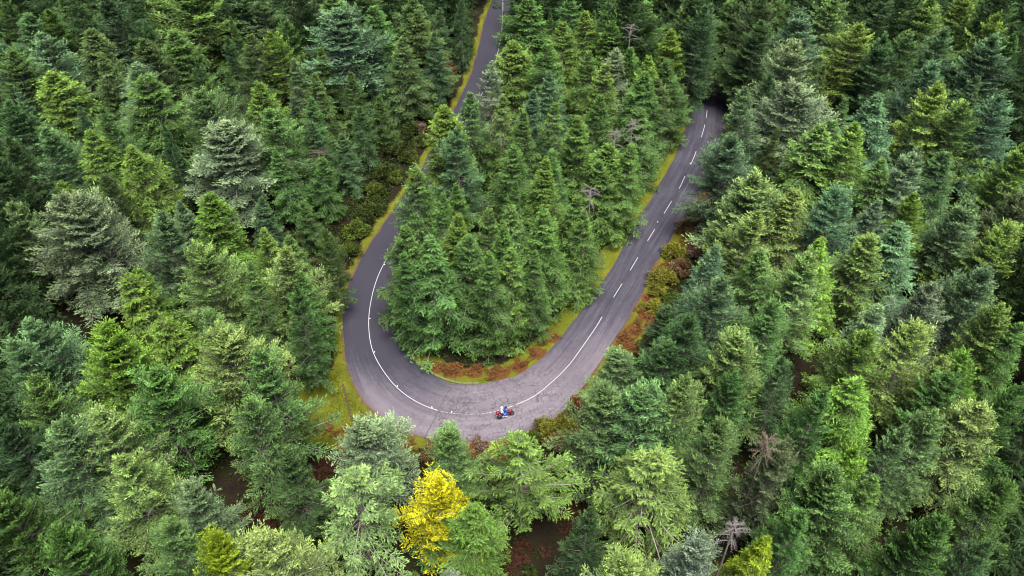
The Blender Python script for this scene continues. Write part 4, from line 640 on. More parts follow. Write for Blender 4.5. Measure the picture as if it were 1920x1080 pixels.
def ground_z(P, gap):
    return -0.03 + sstep(0.6, 2.0, gap) * (0.10 + 0.05 * wob(P[:, 0], P[:, 1], 3)) + sstep(4, 14, gap) * 0.45 * (1 + wob(P[:, 0], P[:, 1], .5))
def zg(x, y):
    P = np.array([[x, y]]); return float(ground_z(P, road_coords(P)[1])[0])

# patches of bracken litter: x, y, radius (m)
def grass_mask(P, st, gap, inn):
    w = 0.5 * wob(P[:, 0], P[:, 1], 2.2)
    left = (~inn) * sstep(60, 75, st) * (1 - sstep(176, 184, st)) * (1 - sstep(.7 + w, 1.9 + w, gap)) * .7
    d = np.hypot((P[:, 0] + 20.2) / 1.15, P[:, 1] - 57.6)
    lawn = (1 - sstep(5.0 + w, 6.6 + w, d)) * (~inn)
    bend = (~inn) * sstep(176, 182, st) * (1 - sstep(200, 205, st)) * (1 - sstep(1.3, 2.4 + w, gap))
    inner = inn * (1 - sstep(1.6 + .6 * w, 3.4 + .8 * w, gap)) * sstep(150, 165, st)
    right = (~inn) * sstep(204, 210, st) * (1 - sstep(2.2 + w, 4.0 + w, gap)) * 0.75
    return np.clip(np.maximum.reduce([left, lawn, bend, inner, right]), 0, 1)
def rust_mask(P):
    r = np.zeros(len(P))
    for x, y, q, deep in BRACKEN: r = np.maximum(r, (1 - sstep(q * .55, q * 1.15, np.hypot(P[:, 0] - x, P[:, 1] - y))) * (.35 if deep else 1))
    return r

# ------------------------------------------------------------------ ground
def ground():
    def axis(a, b, step):
        mid = np.arange(a, b + .01, step); out = []
        d = step; lo = [a]; hi = [b]
        while d < 900: d *= 1.45; lo.append(lo[-1] - d); hi.append(hi[-1] + d)
        return np.r_[lo[:0:-1], mid, hi[1:]]
    xs = axis(-120, 120, 0.8); ys = axis(8, 176, 0.8)
    X, Y = np.meshgrid(xs, ys); P = np.stack([X.ravel(), Y.ravel()], 1)
    st, gap, inn = road_coords(P); Z = ground_z(P, gap)
    Z = np.where(gap < -0.4, -0.12, Z)
    V = np.c_[P, Z]; nx = len(xs); ny = len(ys)
    i, j = np.meshgrid(np.arange(nx - 1), np.arange(ny - 1)); a = (j * nx + i).ravel()
    F = np.stack([a, a + 1, a + nx + 1, a + nx], 1)
    m, n, l, b = new_mat('forest_floor', 0.95, 0.1)
    tc = n.new('ShaderNodeTexCoord'); v = tc.outputs['Object']
    n1 = noise(n, l, 0.35, 5, 0.65, v); n2 = noise(n, l, 2.2, 6, 0.7, v); n3 = noise(n, l, 9, 4, 0.75, v)
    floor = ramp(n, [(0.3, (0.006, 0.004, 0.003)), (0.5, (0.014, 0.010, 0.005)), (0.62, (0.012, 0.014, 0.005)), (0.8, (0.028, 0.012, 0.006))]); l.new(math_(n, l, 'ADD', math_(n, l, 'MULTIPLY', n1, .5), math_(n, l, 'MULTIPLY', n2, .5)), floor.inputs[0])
    grass = ramp(n, [(0.25, (0.026, 0.034, 0.005)), (0.45, (0.075, 0.085, 0.008)), (0.6, (0.13, 0.125, 0.010)), (0.8, (0.15, 0.085, 0.016))]); l.new(math_(n, l, 'ADD', math_(n, l, 'MULTIPLY', n1, .45), math_(n, l, 'MULTIPLY', n3, .5)), grass.inputs[0])
    rust = ramp(n, [(0.3, (0.03, 0.010, 0.005)), (0.5, (0.08, 0.032, 0.010)), (0.7, (0.15, 0.07, 0.02))]); l.new(n3, rust.inputs[0])
    g = math_(n, l, 'ADD', attr(n, 'grass'), math_(n, l, 'MULTIPLY', math_(n, l, 'SUBTRACT', n2, .5), .9))
    gr = ramp(n, [(0.36, 0.0), (0.58, 1.0)]); l.new(g, gr.inputs[0])
    q = math_(n, l, 'ADD', attr(n, 'rust'), math_(n, l, 'MULTIPLY', math_(n, l, 'SUBTRACT', n2, .5), 1.1))
    qr = ramp(n, [(0.42, 0.0), (0.62, 1.0)]); l.new(q, qr.inputs[0])
    e = math_(n, l, 'ADD', attr(n, 'edge'), math_(n, l, 'MULTIPLY', math_(n, l, 'SUBTRACT', n2, .5), 1.0))
    er = ramp(n, [(0.45, 0.0), (0.7, 1.0)]); l.new(e, er.inputs[0])
    c = mixc(n, l, gr.outputs[0], floor.outputs[0], grass.outputs[0])
    c = mixc(n, l, qr.outputs[0], c, rust.outputs[0])
    lit = ramp(n, [(0.3, (0.045, 0.028, 0.016)), (0.7, (0.13, 0.075, 0.03))]); l.new(n3, lit.inputs[0])
    c = mixc(n, l, er.outputs[0], c, lit.outputs[0])
    l.new(c, b.inputs['Base Color'])
    bp = n.new('ShaderNodeBump'); bp.inputs['Strength'].default_value = 0.7; bp.inputs['Distance'].default_value = 0.15
    l.new(n3, bp.inputs['Height']); l.new(bp.outputs[0], b.inputs['Normal'])
    edge = (1 - sstep(0.15, 0.9, gap)) * np.where(inn, .55, .8)
    me = np_mesh('ground', V, F, [m], {'grass': ('POINT', grass_mask(P, st, gap, inn)), 'rust': ('POINT', rust_mask(P)), 'edge': ('POINT', edge)}, True)
    return tag(link('ground', me), kind='structure')
ground()

# ------------------------------------------------------------------ road
def road():
    rr = np.random.RandomState(3); U = np.linspace(-1, 1, 17); V = []; AC = []; AL = []; WE = []
    n = len(CL); ji = np.convolve(rr.randn(n), np.ones(3) / 3, 'same') * .10; jo = np.convolve(rr.randn(n), np.ones(3) / 3, 'same') * .14
    for k in range(n):
        for u in U:
            w = (WI[k] + 0.05 + ji[k]) if u > 0 else (WO[k] + 0.05 + jo[k])
            p = CL[k] + NN[k] * w * u
            V.append((p[0], p[1], 0.012 * (1 - abs(u)))); AC.append(u); AL.append(SS[k])
    AC = np.array(AC); AL = np.array(AL); V = np.array(V)
    wear = -0.12 + 1.02 * sstep(176, 197, AL - 5 * AC) * (1 - 0.68 * sstep(203, 226, AL + 4 * AC))
    i, j = np.meshgrid(np.arange(16), np.arange(n - 1)); a = (j * 17 + i).ravel()
    F = np.stack([a, a + 1, a + 18, a + 17], 1)
    m, nd, l, b = new_mat('asphalt', 0.78, 0.35)
    tc = nd.new('ShaderNodeTexCoord'); ob = tc.outputs['Object']
    cx = nd.new('ShaderNodeCombineXYZ'); ac = attr(nd, 'across'); al = attr(nd, 'along'); we = attr(nd, 'wear')
    l.new(math_(nd, l, 'MULTIPLY', ac, 3.6), cx.inputs[0]); l.new(math_(nd, l, 'MULTIPLY', al, 0.055), cx.inputs[1])
    streak = noise(nd, l, 2.2, 5, 0.65, cx.outputs[0])
    big = noise(nd, l, 0.22, 4, 0.6, ob); mid = noise(nd, l, 1.6, 6, 0.7, ob); fine = noise(nd, l, 14, 4, 0.8, ob)
    # where the wheels run the surface is polished paler
    tr1 = math_(nd, l, 'ABSOLUTE', math_(nd, l, 'SUBTRACT', math_(nd, l, 'ABSOLUTE', ac), 0.5))
    trk = math_(nd, l, 'MULTIPLY', math_(nd, l, 'ABSOLUTE', math_(nd, l, 'SUBTRACT', tr1, 0.2)), 1.0)
    f = math_(nd, l, 'ADD', we, math_(nd, l, 'MULTIPLY', math_(nd, l, 'SUBTRACT', streak, .5), 0.9))
    f = math_(nd, l, 'ADD', f, math_(nd, l, 'MULTIPLY', math_(nd, l, 'SUBTRACT', mid, .5), 0.40))
    f = math_(nd, l, 'ADD', f, math_(nd, l, 'MULTIPLY', math_(nd, l, 'SUBTRACT', big, .5), 0.45))
    f = math_(nd, l, 'SUBTRACT', f, math_(nd, l, 'MULTIPLY', trk, 0.5))
    col = ramp(nd, [(0.0, (0.020, 0.018, 0.027)), (0.3, (0.042, 0.037, 0.050)), (0.62, (0.085, 0.071, 0.086)), (1.0, (0.135, 0.113, 0.128))]); l.new(f, col.inputs[0])
    c = mixc(nd, l, 0.30, col.outputs[0], mixc(nd, l, 1.0, col.outputs[0], ramp_out(nd, l, fine), 'MULTIPLY'))
    # crazed cracks over the bend
    vo = nd.new('ShaderNodeTexVoronoi'); vo.feature = 'DISTANCE_TO_EDGE'; vo.inputs['Scale'].default_value = 2.1
    dv = nd.new('ShaderNodeMix'); dv.data_type = 'VECTOR'; dv.inputs[0].default_value = 0.12
    nz = nd.new('ShaderNodeTexNoise'); nz.inputs['Scale'].default_value = 3.0; l.new(ob, nz.inputs['Vector'])
    l.new(ob, dv.inputs[4]); l.new(nz.outputs['Color'], dv.inputs[5]); l.new(dv.outputs[1], vo.inputs['Vector'])
    ck = ramp(nd, [(0.0, 1.0), (0.035, 0.6), (0.07, 0.0)]); l.new(vo.outputs['Distance'], ck.inputs[0])
    cm = math_(nd, l, 'MULTIPLY', ck.outputs[0], attr(nd, 'crack'))
    cm = math_(nd, l, 'MULTIPLY', cm, ramp_out(nd, l, noise(nd, l, .8, 3, .6, ob), ((0.40, 0.0), (0.56, 1.0))))
    c = mixc(nd, l, cm, c, (0.03, 0.026, 0.03))
    # ragged dark bitumen patches near the worn middle of the bend
    pm = math_(nd, l, 'MULTIPLY', attr(nd, 'patch'), ramp_out(nd, l, noise(nd, l, 2.4, 6, .75, ob), ((0.47, 0.0), (0.54, 1.0))))
    c = mixc(nd, l, math_(nd, l, 'MULTIPLY', pm, .75), c, (0.045, 0.038, 0.05))
    # needle litter and damp soil along the edges
    ed = math_(nd, l, 'ADD', attr(nd, 'litter'), math_(nd, l, 'MULTIPLY', math_(nd, l, 'SUBTRACT', mid, .5), 0.9))
    c = mixc(nd, l, math_(nd, l, 'MULTIPLY', ramp_out(nd, l, ed, ((0.45, 0.0), (0.85, 1.0))), .8), c, (0.075, 0.045, 0.038))
    seam = math_(nd, l, 'LESS_THAN', math_(nd, l, 'ABSOLUTE', math_(nd, l, 'SUBTRACT', math_(nd, l, 'ADD', al, math_(nd, l, 'MULTIPLY', mid, .5)), 193.2)), 0.05)
    c = mixc(nd, l, math_(nd, l, 'MULTIPLY', seam, .7), c, (0.03, 0.026, 0.03))
    l.new(c, b.inputs['Base Color'])
    bp = nd.new('ShaderNodeBump'); bp.inputs['Strength'].default_value = 0.35; bp.inputs['Distance'].default_value = 0.02
    l.new(fine, bp.inputs['Height']); l.new(bp.outputs[0], b.inputs['Normal'])
    crack = sstep(189, 194, AL) * (1 - sstep(206, 214, AL))
    patch = np.exp(-((AL - 195.5) / 3.2) ** 2) * np.exp(-((AC - .35) / .45) ** 2) + .8 * np.exp(-((AL - 206) / 8) ** 2) * np.exp(-((AC - .85) / .2) ** 2)
    litter = np.where(AC < 0, sstep(.70, 1.0, -AC) * (.35 + .5 * sstep(176, 186, AL) * (1 - sstep(200, 206, AL))), sstep(.86, 1.0, AC) * .55)
    me = np_mesh('road', V, F, [m], {'across': ('POINT', AC), 'along': ('POINT', AL), 'wear': ('POINT', wear), 'crack': ('POINT', crack), 'patch': ('POINT', np.clip(patch, 0, 1)), 'litter': ('POINT', litter)}, True)
    o = tag(link('road', me), kind='structure')
    # painted centre line
    pv = []; pf = []
    def at(s):
        return np.array([np.interp(s, SS, CL[:, 0]), np.interp(s, SS, CL[:, 1])]), np.array([np.interp(s, SS, NN[:, 0]), np.interp(s, SS, NN[:, 1])])
    for s0, s1, hw in MARKS:
        k = max(1, int((s1 - s0) / .5)); base = len(pv)
        for q in range(k + 1):
            p, nn = at(s0 + (s1 - s0) * q / k); nn = nn / np.linalg.norm(nn)
            for sg in (-1, 1):
                e = p + nn * hw * sg; pv.append((e[0], e[1], 0.0175))
        for q in range(k): a = base + 2 * q; pf.append((a, a + 1, a + 3, a + 2))
    m2, nd, l, b = new_mat('road_paint', 0.6, 0.4)
    tc = nd.new('ShaderNodeTexCoord'); w = noise(nd, l, 5, 5, .75, tc.outputs['Object'])
    l.new(mixc(nd, l, ramp_out(nd, l, w, ((0.3, 0.0), (0.42, 1.0))), (0.22, 0.21, 0.22), (0.42, 0.41, 0.42)), b.inputs['Base Color'])
    me = np_mesh('road_marking', pv, pf, [m2]); tag(link('road_marking', me, o), kind='structure')
    return o
def ramp_out(n, l, s, stops=((0.25, 0.55), (0.75, 1.45))):
    r = ramp(n, list(stops)); l.new(s, r.inputs[0]); return r.outputs[0]
road()

# ------------------------------------------------------------------ conifers
HAB = {  # habit: crown radius at 20 m height, tier spacing, boughs per tier, profile power, lowest crown height, twig step, leaf length and width, leaves per twig, bough angles, hang
    's': dict(R=4.6, ws=.68, nb=6, pw=.86, z0=1.5, ts=.15, ll=.31, lw=.080, lp=7, el=30, dr=38, curl=18, hang=.30, fan=.55),
    'd': dict(R=4.8, ws=.82, nb=6, pw=.86, z0=1.2, ts=.14, ll=.31, lw=.080, lp=7, el=18, dr=44, curl=34, hang=.65, fan=.45),
    'f': dict(R=5.4, ws=.76, nb=6, pw=.66, z0=3.0, ts=.15, ll=.31, lw=.082, lp=7, el=44, dr=26, curl=24, hang=.0, fan=.55),
    'o': dict(R=5.2, ws=.95, nb=6, pw=.70, z0=3.0, ts=.12, ll=.30, lw=.072, lp=7, el=24, dr=34, curl=30, hang=.50, fan=.36),
    'r': dict(R=5.2, ws=.72, nb=6, pw=.54, z0=3.0, ts=.15, ll=.30, lw=.095, lp=7, el=50, dr=22, curl=22, hang=-.1, fan=.55)}
def unit(a): return a / np.maximum(np.linalg.norm(a, axis=-1, keepdims=True), 1e-9)
def conifer(seed, hab, dens=1.0, limbs=True, big=1.0):
    g = np.random.RandomState(seed); p = dict(HAB[hab]); H = 20.0
    p['R'] *= g.uniform(.92, 1.06); p['ws'] *= g.uniform(.85, 1.2); p['pw'] *= g.uniform(.85, 1.15); p['z0'] *= g.uniform(.8, 1.6); p['el'] += g.uniform(-6, 6); dens *= g.uniform(.78, 1.08)
    bl = g.choice([0, 0, .03, .06]); R = p['R']
    LP, LD, LL, LW, LT, LF = [], [], [], [], [], []
    tb = MB(); lean = g.uniform(-.55, .55, 2)
    axis = lambda z: np.array([lean[0] * (z / H) ** 2 + .08 * math.sin(z * .7 + seed), lean[1] * (z / H) ** 2 + .08 * math.cos(z * .6 + seed), z])
    zs = [0, 2, 5, 9, 13, 16, 18.5, 19.9]
    tb.tube([axis(z) for z in zs], [.27, .24, .20, .16, .11, .07, .035, .01], 7)
    lob = g.uniform(0, 6.28, 3); z = H - .25; wi_ = 0
    while z > p['z0']:
        t = (H - z) / (H - p['z0'])
        prof = R * ((t + bl) ** p['pw']) * (1 - .22 * sstep(.72, 1.0, np.array(t)))
        nb = max(3, int(round(p['nb'] * (0.75 + .35 * min(1, t * 3)) + g.uniform(-1, 1))))
        a0 = g.uniform(0, 6.28)
        for q in range(nb):
            a = a0 + 6.283 * q / nb + g.uniform(-.35, .35)
            lobe = 1 + .20 * math.sin(2 * a + lob[0] + z * .25) + .12 * math.sin(3 * a + lob[1] - z * .4) + .10 * math.sin(5 * a + lob[2] + z * .9)
            L = max(.28, prof * lobe * g.uniform(.60, 1.18) + .16)
            if g.rand() < .05 and t > .12: L *= .55
            if g.rand() < .04: L *= 1.22
            zb = z + g.uniform(-.2, .2)
            e0 = R_(p['el'] * (1.25 - 1.15 * t) + g.uniform(-9, 9) + (22 if t < .08 else 0)); dr = R_(p['dr'] * (0.35 + .75 * t)); cu = R_(p['curl'])
            ns = max(3, int(L / .30)); s = np.linspace(0, 1, ns + 1)
            ang = e0 - dr * np.minimum(1, s * 1.6) + cu * s ** 2.2
            yaw = a + g.uniform(-.25, .25) * s ** 2
            d = np.stack([np.cos(yaw) * np.cos(ang), np.sin(yaw) * np.cos(ang), np.sin(ang)], 1)
            pts = axis(zb) + np.r_[np.zeros((1, 3)), np.cumsum((d[:-1] + d[1:]) * .5 * (L / ns), axis=0)]
            if limbs:
                kk = [0, ns // 3, 2 * ns // 3, ns] if ns >= 6 else [0, ns]
                r0 = .012 + .008 * L
                tb.tube(pts[kk], [r0 * (1 - .8 * i / (len(kk) - 1)) for i in range(len(kk))], 3, False)
            # twigs: positions along the branch, alternating sides
            start = .10 if t < .3 else (.22 if hab in 'sfr' else .30)
            nt = max(3, int(L * (1 - start) / p['ts'] * dens)); ts = np.sort(start + (1 - start) * g.rand(nt) ** .85); ts[-1] = 1.0
            bp = np.stack([np.interp(ts, s, pts[:, i]) for i in range(3)], 1); bd = unit(np.stack([np.interp(ts, s, d[:, i]) for i in range(3)], 1))
            btint = g.normal(.5, .16)
            side = unit(np.cross(bd, [0, 0, 1.0])); upv = np.cross(side, bd)
            for sg in (-1, 1, 0):
                m = len(ts)
                tl = np.clip((.14 + p['fan'] * 1.5 * np.sin(np.clip(1.12 - ts, 0, 1) ** .75 * 2.6) * min(L, 2.6) * .5) * g.uniform(.6, 1.25, m), .12, 1.25) * (1 if sg else .45)
                fw = g.uniform(.45, .85, m)[:, None]
                td = unit(bd * fw + side * sg * g.uniform(.55, .95, m)[:, None] + upv * (g.uniform(-.1, .30, m) - p['hang'] * g.uniform(.3, 1.0, m))[:, None] + (0 if sg else upv * .55 * (1 if p['hang'] < .3 else -.6)))
                n_l = p['lp'] if sg else 3
                for k in range(n_l):
                    u = (k + g.rand(m)) / n_l
                    base = bp + td * (tl * u)[:, None] + g.normal(0, .03, (m, 3))
                    ld = unit(td + g.normal(0, .30, (m, 3)) + np.array([0, 0, .10 - .3 * p['hang']]))
                    LP.append(base); LD.append(ld); LL.append(big * p['ll'] * g.uniform(.65, 1.25, m)); LW.append(big * p['lw'] * g.uniform(.7, 1.3, m))
                    LT.append(btint + g.normal(0, .16, m)); LF.append(np.clip(.62 * max(0, 1 - t / .34) + (ts * .55 + u * .45 - .58) * 2.0 + g.normal(0, .15, m), 0, 1) * .8)  # new growth at tips; extra paleness near the top imitates light from above
        z -= p['ws'] * g.uniform(.75, 1.25) * (.62 if t < .2 else 1) / max(dens, .6); wi_ += 1
    P, D, Ln, W, Tn, Fr = (np.concatenate(x) for x in (LP, LD, LL, LW, LT, LF))
    return leaves(P, D, Ln, W, g, .9), tb, Tn, Fr
def leaves(P, D, Ln, W, g, flat=0.0):
    sd = unit(np.cross(D, g.normal(0, .75, P.shape) + np.array([0, 0, flat])) + 1e-6)
    up = np.cross(sd, D)
    m_ = P + D * (Ln * .45)[:, None]
    a = P; c = P + D * Ln[:, None] - up * (Ln * .06)[:, None]; b = m_ + sd * (W * .5)[:, None]; d = m_ - sd * (W * .5)[:, None]
    V = np.stack([a, b, c, d], 1).reshape(-1, 3); F = np.arange(len(V)).reshape(-1, 4)
    return V, F
PROTO = {}
for hab, cnt in (('s', 7), ('d', 4), ('f', 7), ('o', 3), ('r', 4)):
    for i in range(cnt):
        (V, F), tb, Tn, Fr = conifer(100 * ord(hab) + i, hab)
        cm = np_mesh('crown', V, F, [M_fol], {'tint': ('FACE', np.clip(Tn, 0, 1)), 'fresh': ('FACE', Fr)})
        tm = bpy.data.meshes.new('trunk'); tm.from_pydata(tb.v, [], tb.f); tm.materials.append(M_bark); tm.update()
        PROTO.setdefault(hab, []).append((cm, tm))
COL = {'G': (0.060, 0.120, 0.026), 'S': (0.060, 0.116, 0.020), 'T': (0.095, 0.150, 0.018), 'K': (0.050, 0.080, 0.020), 'B': (0.074, 0.132, 0.066),
       'P': (0.128, 0.178, 0.104), 'D': (0.040, 0.076, 0.030), 'Y': (0.118, 0.190, 0.034), 'Z': (0.155, 0.220, 0.064), 'M': (0.094, 0.162, 0.056),
       'L': (0.076, 0.134, 0.012), 'V': (0.130, 0.240, 0.024), 'O': (0.140, 0.215, 0.016), 'A': (0.280, 0.300, 0.012), 'I': (0.170, 0.225, 0.185), 'X': (0.092, 0.120, 0.072)}
KIND = {'s': 'spruce_tree', 'd': 'spruce_tree', 'f': 'fir_tree', 'o': 'fir_tree', 'r': 'conifer_tree'}
rt = random.Random(8)
for x, y, h, R, c, hab, label in TREES:
    pr = PROTO[hab]; cm, tm = pr[rt.randrange(len(pr))]
    t = empty(KIND[hab], (x, y, zg(x, y) - 0.05), rt.uniform(0, 6.283)); t.rotation_euler[0] = R_(rt.gauss(0, 2.0)); t.rotation_euler[1] = R_(rt.gauss(0, 2.0))
    k = R / HAB[hab]['R'] / 1.0
    t.scale = (k, k * rt.uniform(.92, 1.08), (h - zg(x, y) + .05) / 20.0)
    tag(t, label, 'tree', 'conifers of the forest round the hairpin')
    link('trunk', tm, t)
    cr = link('crown', cm, t); v = [rt.uniform(.85, 1.25) * (1.1 if x > 12 and y < 105 else 1), rt.uniform(.9, 1.1), rt.uniform(.85, 1.15)]
    q = [.72 * a_ + .28 * b_ for a_, b_ in zip(COL[c], (.070, .146, .058))] if c not in 'AOI' else COL[c]; cr.color = (q[0] * v[0] * v[1], q[1] * v[0], q[2] * v[0] * v[2], 1)

# the forest goes on outside the picture as one mass
def margin():
    pr = [conifer(900 + i, h, .72, False, 1.2)[0] + (h,) for i, h in enumerate('sfsd')]
    VV, FF, n = [], [], 0; g = np.random.RandomState(2); tt = []
    for x, y, h, k in MARGIN:
        V, F, hb = pr[k]; a = g.uniform(0, 6.28); ca, sa = math.cos(a), math.sin(a); s = g.uniform(.9, 1.25)
        W = np.c_[(V[:, 0] * ca - V[:, 1] * sa) * s + x, (V[:, 0] * sa + V[:, 1] * ca) * s + y, V[:, 2] * h / 20]
        VV.append(W); FF.append(F + n); n += len(W); tt.append(np.full(len(F), g.uniform(.25, .7)))
    me = np_mesh('surrounding_forest', np.concatenate(VV), np.concatenate(FF), [M_fol], {'tint': ('FACE', np.concatenate(tt)), 'fresh': ('FACE', np.zeros(sum(map(len, FF))))})
    o = link('surrounding_forest', me); o.color = (0.042, 0.080, 0.026, 1); tag(o, kind='stuff', label='dense conifer forest carrying on beyond the hairpin', cat='forest')
margin()

# ------------------------------------------------------------------ dead trees
def dead_tree(x, y, h, r, nb, mat, label, seed):
    g = random.Random(seed); t = empty('dead_tree', (x, y, zg(x, y) - .05), 0)
    tag(t, label, 'dead tree', 'bare dead trees standing among the conifers')
    b = MB(); b.tube([(0, 0, 0), (.05, .02, h * .3), (.02, -.05, h * .7), (0, 0, h)], [.2, .15, .09, .02], 7); b.build('trunk', mat, t)
    for i in range(nb):
        z = h - .1 - (h * .16) * (i / nb) ** 1.6; a = i * 2.4 + g.uniform(-.4, .4); L = r * (.6 + .5 * min(1, (h - z) / (h * .10))) * g.uniform(.65, 1.15)
        b = MB(); pts = []; p = Vector((0, 0, z)); e = R_(g.uniform(2, 40)); n = 7
        for k in range(n + 1):
            pts.append(p.copy()); e -= R_(g.uniform(2, 9)); a += g.uniform(-.10, .10)
            p += Vector((math.cos(a) * math.cos(e), math.sin(a) * math.cos(e), math.sin(e))) * (L / n)
        b.tube(pts, [.05 * (1 - .8 * k / n) for k in range(n + 1)], 4)
        for k in range(2, n + 1):
            for sg in (-1, 1, -1, 1):
                if g.random() < .8:
                    aa = a + sg * g.uniform(.6, 1.2); l_ = g.uniform(.25, .6) * (1.1 - k / (n + 2)); q = pts[k]
                    m = q + Vector((math.cos(aa), math.sin(aa), g.uniform(-.35, .25))) * l_
                    b.tube([q, (q + m) / 2 + Vector((0, 0, .05)), m], [.02, .014, .007], 3)
        b.build('branch', mat, t)
for i, (x, y, h, r, nb, br, label) in enumerate(DEAD): dead_tree(x, y, h, r, nb, M_dead2 if br else M_dead, label, 40 + i)

# ------------------------------------------------------------------ shrubs, bracken, grass
def shrub_proto(seed):
    g = np.random.RandomState(seed); LP, LD = [], []; st = MB(); T = []
    for i in range(26):
        a = g.uniform(0, 6.28); r = g.uniform(0, 1.15) ** .8; z = g.uniform(.35, 1.0) * math.sqrt(max(.05, 1.5 - r * r)) * .95
        c = np.array([r * math.cos(a), r * math.sin(a), z]); q = g.uniform(.20, .40)
        d = unit(g.normal(0, 1, (120, 3))); d[:, 2] = np.abs(d[:, 2]) * np.where(g.rand(120) < .75, 1, -1)
        LP.append(c + d * q * g.uniform(.45, 1.05, (120, 1))); LD.append(unit(d + g.normal(0, .6, (120, 3)) + [0, 0, .3])); T.append(np.clip(g.normal(.5, .15) + g.normal(0, .15, 120), 0, 1))
        st.tube([(0, 0, 0), tuple(c * .5 + np.array([0, 0, .1])), tuple(c)], [.045, .03, .012], 4, False)
    P = np.concatenate(LP); D = np.concatenate(LD)
    V, F = leaves(P, D, g.uniform(.10, .20, len(P)), g.uniform(.06, .11, len(P)), g)
    cm = np_mesh('crown', V, F, [M_fol], {'tint': ('FACE', np.concatenate(T)), 'fresh': ('FACE', g.rand(len(F)) * .4)})
    sm = bpy.data.meshes.new('stem'); sm.from_pydata(st.v, [], st.f); sm.materials.append(M_bark)
    return cm, sm
SH = [shrub_proto(60 + i) for i in range(4)]
SCOL = {'o': (0.135, 0.135, 0.020), 'b': (0.130, 0.082, 0.040), 'r': (0.200, 0.075, 0.028), 'g': (0.058, 0.085, 0.014), 'p': (0.17, 0.115, 0.085), 'd': (0.036, 0.052, 0.012), 'u': (0.075, 0.036, 0.034)}
for i, (x, y, r, h, c, label) in enumerate(SHRUBS):
    t = empty('shrub', (x, y, zg(x, y) - .04), rt.uniform(0, 6.28)); t.scale = (r / 1.3, r / 1.3, h / 1.35)
    tag(t, label, 'shrub', 'shrubs along the road verges')
    cm, sm = SH[i % 4]; link('stem', sm, t); cr = link('crown', cm, t); v = rt.uniform(.85, 1.15); cr.color = (*[q * v for q in SCOL[c]], 1)

def stuff_mesh(name, P, D, Ln, W, T, col, label, g):
    V, F = leaves(P, D, Ln, W, g)
    me = np_mesh(name, V, F, [M_fol], {'tint': ('FACE', np.clip(T, 0, 1)), 'fresh': ('FACE', np.zeros(len(F)))})
    o = link(name, me); o.color = (*col, 1); return tag(o, label, name.replace('_', ' '), kind='stuff')
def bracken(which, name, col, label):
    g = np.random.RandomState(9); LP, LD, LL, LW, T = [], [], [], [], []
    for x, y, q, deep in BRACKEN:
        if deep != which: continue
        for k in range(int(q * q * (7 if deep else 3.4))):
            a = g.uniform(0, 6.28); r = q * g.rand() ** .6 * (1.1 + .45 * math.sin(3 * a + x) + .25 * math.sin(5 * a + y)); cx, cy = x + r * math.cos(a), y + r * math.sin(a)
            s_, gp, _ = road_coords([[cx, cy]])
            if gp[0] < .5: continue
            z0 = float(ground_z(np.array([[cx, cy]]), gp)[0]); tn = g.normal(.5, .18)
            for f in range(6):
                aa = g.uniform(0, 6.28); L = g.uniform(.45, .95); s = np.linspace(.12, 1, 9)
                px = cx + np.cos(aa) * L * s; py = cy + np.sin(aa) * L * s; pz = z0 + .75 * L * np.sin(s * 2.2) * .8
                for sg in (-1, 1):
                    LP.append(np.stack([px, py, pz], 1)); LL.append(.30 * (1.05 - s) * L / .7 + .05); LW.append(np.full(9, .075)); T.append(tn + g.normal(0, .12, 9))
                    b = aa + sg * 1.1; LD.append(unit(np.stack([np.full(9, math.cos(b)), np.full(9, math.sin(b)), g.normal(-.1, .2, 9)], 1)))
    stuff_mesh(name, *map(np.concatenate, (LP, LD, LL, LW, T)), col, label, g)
bracken(0, 'bracken', (0.145, 0.064, 0.022), 'rusty orange bracken along the road verges')
bracken(1, 'shade_tinted_dead_bracken', (0.048, 0.018, 0.010), 'dead bracken in the hollows, its brown darkened to imitate shade under the trees')  # dead brown bracken, colour darkened further to stand in for shade under the trees
def undergrowth():
    g = np.random.RandomState(21); n = 30000
    c = np.stack([g.uniform(-105, 105, n), g.uniform(30, 172, n)], 1)
    st, gap, inn = road_coords(c); keep = (gap > np.where(inn, 1.6, 2.6)) & (np.abs(c[:, 0]) < 20 + c[:, 1] * .62) & (grass_mask(c, st, gap, inn) < .35)
    near = (~inn) & (gap < 13)
    keep &= near | (wob(c[:, 0], c[:, 1], 1.3) + g.normal(0, .5, n) > .1)
    c = c[keep]; gap = gap[keep]; z = ground_z(c, gap); k = 26; m = len(c)
    r = g.uniform(.35, .95, m); hh = g.uniform(.3, 1.1, m)
    d = unit(g.normal(0, 1, (m, k, 3)) * np.array([1, 1, .8])); d[..., 2] = np.abs(d[..., 2])
    P = np.concatenate([c, z[:, None]], 1)[:, None, :] + d * np.stack([r, r, hh], 1)[:, None, :] * g.uniform(.5, 1.05, (m, k, 1))
    D = unit(d + g.normal(0, .6, (m, k, 3)))
    T = g.normal(.5, .2, (m, 1)) + g.normal(0, .13, (m, k))
    stuff_mesh('undergrowth', P.reshape(-1, 3), D.reshape(-1, 3), g.uniform(.18, .40, m * k), g.uniform(.12, .24, m * k), T.ravel(), (0.030, 0.046, 0.009), 'low dark olive undergrowth between the trees and road', g)
undergrowth()
